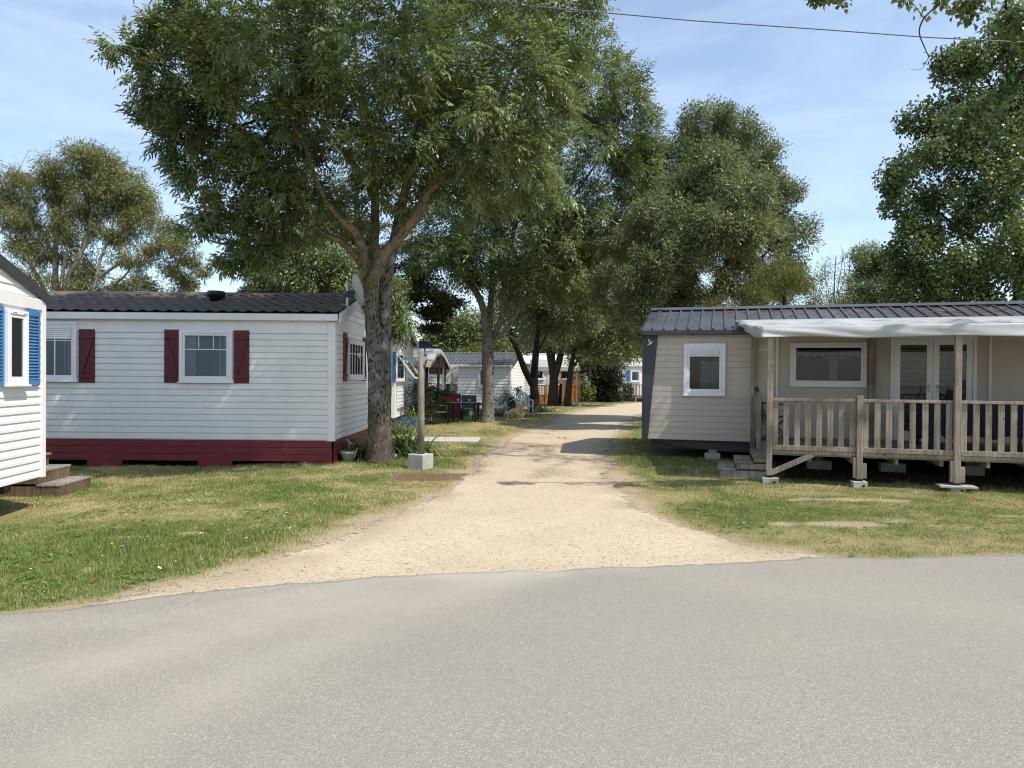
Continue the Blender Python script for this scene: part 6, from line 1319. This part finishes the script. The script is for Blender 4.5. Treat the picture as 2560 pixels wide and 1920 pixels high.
def tube_chair(name, label, loc, rz, group=None, mat=BLACKP, fab=GREYMESH):
    t = thing(name, label, 'chair', loc, rz, group)
    for s_ in (-.27, .27):
        MB().tube([(s_, -.24, 0), (s_, -.22, .42), (s_, -.20, .64)], .016, 7).build('leg', mat, t, 0, True); MB().tube([(s_, .26, 0), (s_, .20, .42), (s_, .33, .92)], .016, 7).build('leg', mat, t, 0, True)
        MB().tube([(s_, -.20, .64), (s_, .05, .66), (s_, .25, .63)], .02, 7).build('armrest', mat, t, 0, True)
    MB().box(-.26, .26, -.23, .21, .41, .435).build('seat', fab, t, .008); MB().bar((0, .21, .45), (0, .33, .90), .52, .018, (0, 1, 0)).tube([(-.27, .33, .92), (.27, .33, .92)], .016, 7).build('backrest', fab, t)
    return t
q = gp(1098, 1061); c1 = tube_chair('garden_chair', 'black tubular garden chair on the pergola side of the black table', (q.x, q.y, 0), R(105), 'black garden chairs around the table')
copy_thing(c1, (gp(1200, 1056).x, gp(1200, 1056).y + .1, 0), R(-95), 'black tubular garden chair half hidden behind the second ash')
copy_thing(c1, (gp(1172, 1052).x, gp(1172, 1052).y + .4, 0), R(8), 'black tubular garden chair on the far side of the black table')
def deckchair(label, loc, rz, mat, lean=.30, group=None, h_=1.12):
    t = thing('deckchair', label, 'deckchair', loc, rz, group)
    for s_ in (-.29, .29): MB().tube([(s_, 0, 0), (s_, lean, h_)], .016, 7).build('leg', BLACKP, t, 0, True)
    MB().tube([(-.29, lean, h_), (-.26, lean * 1.02, h_ + .05), (.26, lean * 1.02, h_ + .05), (.29, lean, h_)], .016, 7).build('top_bar', BLACKP, t, 0, True)
    mb = MB(); vs = []
    for i in range(13):
        for j in range(5): tt = i / 12; vs.append((-.27 + .135 * j, .02 + lean * tt - .04 * math.sin(tt * math.pi), .06 + (h_ - .03) * tt))
    mb.add(vs, [(i * 5 + j, i * 5 + j + 1, (i + 1) * 5 + j + 1, (i + 1) * 5 + j) for i in range(12) for j in range(4)]); o = mb.build('canvas', mat, t, 0, True); sm = o.modifiers.new('thick', 'SOLIDIFY'); sm.thickness = .012
    return t
q = gp(1133, 1049); deckchair('folded red deckchair leaning upright behind the black garden table', (q.x, q.y, 0), .12, RED, .28, None, .92)
q = gp(1126, 1044); deckchair('folded turquoise deckchair hidden behind the red one', (q.x - .12, q.y + .2, 0), .12, TURQ, .28, None, 1.0)
q = gp(1160, 1040); tub = thing('garden_bucket', 'round turquoise bucket on the grass under the black table', 'bucket', (q.x, q.y, 0)); MB().lathe([(.2, 0), (.26, .32), (.27, .33), (.25, .33), (.19, .02)], 18).build('body', TURQ, tub, 0, True); MB().tube([(.26 * math.cos(a), .05, .33 + .2 * math.sin(a)) for a in np.linspace(0, math.pi, 9)], .01, 5).build('handle', STEEL, tub, 0, True)

# white plastic armchair
q = gp(1311, 1043); pcx = thing('plastic_chair', 'white plastic garden armchair with arched slatted back beside the drive', 'chair', (q.x, q.y, 0), R(18))
for sx in (-1, 1):
    MB().tube([(sx * .27, -.26, 0), (sx * .25, -.22, .42), (sx * .27, -.20, .62)], [.028, .03, .026], 8).build('leg', PLASTW, pcx, 0, True); MB().tube([(sx * .26, .30, 0), (sx * .23, .2, .42)], [.028, .03], 8).build('leg', PLASTW, pcx, 0, True)
    MB().tube([(sx * .27, -.24, .63), (sx * .285, .0, .65), (sx * .26, .24, .66)], [.03, .03, .026], 8).build('armrest', PLASTW, pcx, 0, True)
mb = MB(); vs = []
for i in range(9):
    for j in range(9): vs.append((-.25 + .0625 * j, -.26 + .06 * i, .44 - .02 * math.sin(math.pi * j / 8) - .012 * i / 8))
mb.add(vs, [(i * 9 + j, i * 9 + j + 1, (i + 1) * 9 + j + 1, (i + 1) * 9 + j) for i in range(8) for j in range(8)]); o = mb.build('seat', PLASTW, pcx, 0, True); sm = o.modifiers.new('thick', 'SOLIDIFY'); sm.thickness = .025
arch = [(-.25, .2, .42), (-.26, .25, .66), (-.235, .29, .80), (-.15, .32, .89), (0, .33, .92), (.15, .32, .89), (.235, .29, .80), (.26, .25, .66), (.25, .2, .42)]
mb = MB().tube(arch, .03, 8)
for x in (-.18, -.12, -.06, 0, .06, .12, .18): mb.bar((x * .85, .2, .44), (x, .305, .90 - .9 * x * x), .042, .014, (0, 1, 0))
mb.build('backrest', PLASTW, pcx); pcx.scale = (1.06, 1.06, 1.08)

# ochre horse statues: one skinned body each
def horse(label, loc, rz, group, scale=1.0):
    t = thing('horse_statue', label, 'statue', loc, rz, group)
    J = {'hip': (-.30, 0, .38, .135), 'belly': (-.06, 0, .37, .135), 'chest': (.16, 0, .42, .145), 'neck': (.27, 0, .62, .105), 'poll': (.34, 0, .80, .07), 'cheek': (.42, 0, .755, .062), 'nose': (.52, 0, .66, .04),
         'earl': (.33, .035, .90, .012), 'earr': (.33, -.035, .90, .012), 'dock': (-.42, 0, .40, .045), 'tail': (-.50, 0, .25, .05), 'tailend': (-.50, 0, .08, .018)}
    for s_, y in (('l', .085), ('r', -.085)):
        lift = s_ == 'r'
        J['sh' + s_] = (.19, y, .34, .075); J['el' + s_] = ((.36, y, .34, .05) if lift else (.20, y, .2, .048)); J['fk' + s_] = ((.40, y, .20, .036) if lift else (.21, y, .1, .034)); J['fh' + s_] = ((.33, y, .11, .034) if lift else (.23, y, .02, .042))
        J['th' + s_] = (-.31, y, .27, .085); J['st' + s_] = (-.24, y, .20, .05); J['hk' + s_] = (-.35, y, .12, .036); J['hh' + s_] = (-.31, y, .02, .04)
    ed = [('hip', 'belly'), ('belly', 'chest'), ('chest', 'neck'), ('neck', 'poll'), ('poll', 'cheek'), ('cheek', 'nose'), ('poll', 'earl'), ('poll', 'earr'), ('hip', 'dock'), ('dock', 'tail'), ('tail', 'tailend')]
    for s_ in 'lr': ed += [('chest', 'sh' + s_), ('sh' + s_, 'el' + s_), ('el' + s_, 'fk' + s_), ('fk' + s_, 'fh' + s_), ('hip', 'th' + s_), ('th' + s_, 'st' + s_), ('st' + s_, 'hk' + s_), ('hk' + s_, 'hh' + s_)]
    ks = list(J); me = bpy.data.meshes.new('body'); me.from_pydata([J[k][:3] for k in ks], [(ks.index(a), ks.index(b)) for a, b in ed], [])
    o = link('body', me, GOLD, t); o.modifiers.new('skin', 'SKIN')
    for i, k in enumerate(ks):
        v = me.skin_vertices[0].data[i]; v.radius = (J[k][3], J[k][3]); v.use_root = (k == 'hip')
    sb_ = o.modifiers.new('sub', 'SUBSURF'); sb_.levels = 2; sb_.render_levels = 2
    mn = MB().prism([(.17, .60), (.22, .74), (.28, .88), (.35, .93), (.36, .86), (.30, .76), (.24, .64)], -.018, .018); mn.build('mane', GOLD, t, .008)
    MB().prism([(-.42, -.04), (.42, -.04), (.40, .012), (-.40, .012)], -.15, .15).build('base', GOLD, t, .01)
    t.scale = (scale,) * 3
    return t
q = gp(1283, 1051); hs1 = horse('ochre horse statue with one raised foreleg, in front of its twin', (q.x, q.y, .02), R(-18), 'ochre horse statues by the drive', .72)
q = gp(1293, 1048); copy_thing(hs1, (q.x + .02, q.y + .2, .02), R(-24), 'ochre horse statue standing behind the nearer horse, close to the white chair', None, (.74, .74, .8))
q = gp(1264, 1040); lt = thing('toy_lighthouse', 'small white lighthouse ornament on a red base in the grass', 'ornament', (q.x, q.y, 0))
MB().lathe([(.13, 0), (.13, .1), (.10, .12)], 14).build('base', RED, lt, 0, True); MB().lathe([(.085, .12), (.055, .42), (.07, .43), (.07, .45), (.04, .46)], 14).build('tower', PLASTW, lt, 0, True); MB().lathe([(.035, .46), (.035, .53), (.055, .54), (.01, .60)], 12).build('lantern', PLASTW, lt, 0, True)
q = gp(1257, 1039); rt = MB().prism([(-.25, 0), (.2, 0), (.23, .05), (-.2, .04)], -.08, .08).build('toy_boat', RED, None, .015); rt.location = (q.x, q.y, .0); tag(rt, 'small red boat shaped ornament lying beside the toy lighthouse', 'ornament')

# ------------------------------------------------------------------ grass, daisies, stones
foot = []
for h in (A, B, C, D, F_):
    foot.append([tuple((h.T @ Vector(p)).xy) for p in ((.05, .05, 0), (h.L - .05, .05, 0), (h.L - .05, h.W - .05, 0), (.05, h.W - .05, 0))])
def blades(n, x0, x1, y0, y1, hgt, wid, seed, dens=None, lean=.5):
    r_ = np.random.default_rng(seed)
    x = r_.uniform(x0, x1, n); y = y0 + (y1 - y0) * r_.random(n)
    u = x / y; k = (np.abs(u) < .78); x, y = x[k], y[k]
    pd, dry, soil, mulch_shade, rd = masks(x, y)
    bare = np.maximum(soil, mulch_shade); p = (1 - bare) ** 1.6 + .05 * (soil > .3) * (pd < .6)
    strip = (np.exp(-(((x - .6 - (y - 13) * .055) / .45) ** 2)) * (fbm(x, y, .8, 51) > .56)) * (pd > .6) * (y > 10)
    p = np.where(pd > .25, .55 * strip, p); p = p * (rd > .02)
    if dens is not None: p = p * dens(x, y)
    for f in foot: p = p * (sdist(f, x, y) < 0)
    k = r_.random(len(x)) < p; x, y, dry, rd, pd = x[k], y[k], dry[k], rd[k], pd[k]; m = len(x)
    a = r_.uniform(0, 6.283, m); ln = hgt * r_.uniform(.5, 1.25, m) * (1 - .35 * dry); tall = .75 + .8 * noise2(x, y, .6, 201) * (noise2(x, y, 1.7, 202) > .45); ln = ln * tall * (.6 + .8 * noise2(x, y, .13, 233)); th = r_.normal(0, lean, m)
    z = gz(x, y) - .004; d = np.stack([np.cos(a), np.sin(a)], 1); s_ = np.stack([-d[:, 1], d[:, 0]], 1) * (wid * r_.uniform(.7, 1.3, m))[:, None]
    tip = d * (np.sin(np.abs(th)) * ln)[:, None]
    v = np.empty((m, 3, 3)); b = np.stack([x, y], 1)
    v[:, 0, :2] = b + s_; v[:, 1, :2] = b - s_; v[:, 2, :2] = b + tip; v[:, 0, 2] = z; v[:, 1, 2] = z; v[:, 2, 2] = z + np.cos(th) * ln
    t = np.clip(dry * .74 + r_.normal(0, .24, m) + .06 + .38 * (noise2(x, y, .10, 231) - .5) + .3 * (noise2(x, y, .035, 232) - .5), 0, 1)
    return v, t
def grassmat():
    m, t, b, o = new_mat('grass_blades'); b.inputs['Roughness'].default_value = .55; b.inputs['Specular IOR Level'].default_value = .3
    an = t.nodes.new('ShaderNodeAttribute'); an.attribute_name = 'tint'; cr = t.nodes.new('ShaderNodeValToRGB'); e = cr.color_ramp.elements
    e[0].position = 0; e[0].color = (.15, .215, .05, 1); e[1].position = 1; e[1].color = (.62, .52, .29, 1)
    for p, c in ((.3, (.225, .275, .075)), (.55, (.37, .35, .14)), (.75, (.50, .425, .21))): x = cr.color_ramp.elements.new(p); x.color = c4(c)
    t.links.new(an.outputs['Fac'], cr.inputs[0]); t.links.new(cr.outputs[0], b.inputs['Base Color'])
    tr = t.nodes.new('ShaderNodeBsdfTranslucent'); t.links.new(cr.outputs[0], tr.inputs[0]); ms = nd(t, 'ShaderNodeMixShader', Fac=.3)
    t.links.new(b.outputs[0], ms.inputs[1]); t.links.new(tr.outputs[0], ms.inputs[2]); t.links.new(ms.outputs[0], o.inputs[0]); return m
parts_ = [blades(340000, -7.5, 0, 4.4, 9, .040, .0030, 301, None, .95), blades(30000, -7.5, -2.2, 4.4, 7.4, .058, .0045, 302, lambda x, y: .2 + .8 * sstep(.35, .6, noise2(x, y, .5, 207)), .6), blades(200000, 1.5, 8, 6.2, 10.5, .038, .0032, 303, None, .95),
          blades(200000, -9, 0, 9, 14, .055, .0045, 304, None, .7), blades(110000, 0, 12, 10.5, 16, .055, .0045, 305, None, .7), blades(150000, -5, 10, 14, 32, .06, .008, 306, None, .6), blades(60000, -6, 20, 32, 62, .08, .016, 307, None, .6), blades(60000, -7.4, 7.5, 4.4, 13, .085, .004, 308, lambda x, y: (noise2(x, y, .28, 208) > .80) * .9, .7)]
Vg = np.concatenate([p[0] for p in parts_]).reshape(-1, 3); Tg = np.repeat(np.concatenate([p[1] for p in parts_]), 3)
g_ = link('grass', np_mesh('grass', Vg, np.arange(len(Vg)).reshape(-1, 3), 3, {'tint': Tg}), grassmat()); tag(g_, 'short half dried lawn grass around the drive and homes', 'grass', None, 'stuff')
# broad weeds near the tarmac
r_ = np.random.default_rng(9); n = 2600; x = r_.uniform(-5.5, -1.5, n); y = r_.uniform(4.6, 9, n); x = np.concatenate([x, r_.uniform(2.2, 6.5, 900)]); y = np.concatenate([y, r_.uniform(6.4, 9.5, 900)])
pd, dry, soil, mulch_shade, rd = masks(x, y); k = (soil < .3) & (rd > .08) & (noise2(x, y, .45, 210) > .55) & (np.abs(x / y) < .8); x, y = x[k], y[k]; m = 5; a = r_.uniform(0, 6.28, (len(x), 1)) + np.arange(m) * 1.256
P = np.stack([np.repeat(x, m), np.repeat(y, m), np.repeat(gz(x, y), m) + .012], 1); D_ = np.stack([np.cos(a).ravel(), np.sin(a).ravel(), r_.uniform(.2, .9, len(x) * m)], 1)
wl = leaf_mesh('weeds', P, D_, np.tile([0, 0, 1.0], (len(P), 1)) + r_.normal(0, .2, P.shape), r_.uniform(.02, .05, len(P)), r_.uniform(.010, .020, len(P)), np.clip(r_.normal(.35, .25, len(P)), 0, .9), leafmat('weed_leaves', (.11, .17, .035), (.22, .29, .08), .5, .25, .4), None); tag(wl, 'broad leaved clover and plantain growing in the lawn', 'weeds', None, 'stuff')
# daisies
n = 1500; x = r_.uniform(-8, 8, n); y = r_.uniform(4.6, 14, n); pd, dry, soil, mulch_shade, rd = masks(x, y); k = (pd < -.3) & (rd > .15) & (noise2(x, y, .9, 220) > .52) & ((x < 0) | (r_.random(n) < .35))
for f in foot: k &= sdist(f, x, y) < 0
x, y = x[k], y[k]; mb = MB(); my = MB()
for xx, yy in zip(x, y):
    z = float(gz(xx, yy)) + random.uniform(.035, .07); s_ = random.uniform(.008, .013); tx, ty = random.uniform(-.4, .4), random.uniform(-.6, .2)
    ring = [(xx + s_ * math.cos(q * .785), yy + s_ * math.sin(q * .785), z + s_ * (tx * math.cos(q * .785) + ty * math.sin(q * .785))) for q in range(8)]
    (my if random.random() < .10 else mb).add(ring + [(xx, yy, z + .004)], [(q, (q + 1) % 8, 8) for q in range(8)])
tag(mb.build('daisies', M('daisy_petals', (.75, .75, .72), .7)), 'white daisies dotted over the lawn', 'daisies', None, 'stuff')
tag(my.build('yellow_flowers', M('yellow_petals', (.75, .55, .03), .7)), 'tiny yellow flowers dotted over the lawn', 'flowers', None, 'stuff')
# fallen brown leaves on the lawn
mb = MB()
for px, py in ((240, 1460), (120, 1380), (760, 1430), (1850, 1330), (310, 1370), (1060, 1200), (1180, 1195), (1090, 1215), (980, 1205), (2130, 1395)):
    q = gp(px, py); z = float(gz(q.x, q.y)) + .03; s_ = random.uniform(.02, .04); a = random.uniform(0, 6)
    mb.add([(q.x + s_ * math.cos(a), q.y + s_ * math.sin(a), z), (q.x - s_ * .5 * math.sin(a), q.y + s_ * .5 * math.cos(a), z + .014), (q.x - s_ * math.cos(a), q.y - s_ * math.sin(a), z + .004), (q.x + s_ * .5 * math.sin(a), q.y - s_ * .5 * math.cos(a), z + .012)], [(0, 1, 2, 3)])
tag(mb.build('fallen_leaves', M('brown_leaf', (.22, .09, .03), .8)), 'a few brown fallen leaves on the lawn', 'leaves', None, 'stuff')
# loose stones on the drive
n = 14000; x = r_.uniform(-4, 5, n); y = 4.8 + 12 * r_.random(n) ** 1.6; pd = sdist(PATH, x, y); rd = y - road_edge(x)
k = ((pd > .05) & (rd > -.05) & (r_.random(n) < .25 + .75 * np.exp(-np.maximum(rd, 0) / .8)) | ((rd < 0) & (rd > -.5) & (r_.random(n) < .05) & (np.abs(x) < 2.5))) & (np.abs(x / y) < .75); x, y = x[k], y[k]; m = len(x)
oct_ = np.array([(1, 0, 0), (-1, 0, 0), (0, 1, 0), (0, -1, 0), (0, 0, .8), (0, 0, -.6)]); fo_ = np.array([(0, 2, 4), (2, 1, 4), (1, 3, 4), (3, 0, 4), (2, 0, 5), (1, 2, 5), (3, 1, 5), (0, 3, 5)])
sz = .0035 + .006 * r_.random(m) ** 3; Vp = oct_[None] * sz[:, None, None] * r_.uniform(.7, 1.3, (m, 6, 1)); an = r_.uniform(0, 6.28, m); cx, sx = np.cos(an), np.sin(an)
Vp = np.stack([Vp[..., 0] * cx[:, None] - Vp[..., 1] * sx[:, None], Vp[..., 0] * sx[:, None] + Vp[..., 1] * cx[:, None], Vp[..., 2]], 2) + np.stack([x, y, gz(x, y) + np.where(y - road_edge(x) < 0, .02, .006 + ruts(x, y))], 1)[:, None]
pb_ = link('loose_stones', np_mesh('loose_stones', Vp.reshape(-1, 3), (fo_[None] + (np.arange(m) * 6)[:, None, None]).reshape(-1, 3), 3), M('loose_stone', (.40, .33, .25), .9, (.16, .13, .105), 14)); tag(pb_, 'loose gravel stones strewn over the sandy drive', 'gravel', None, 'stuff')
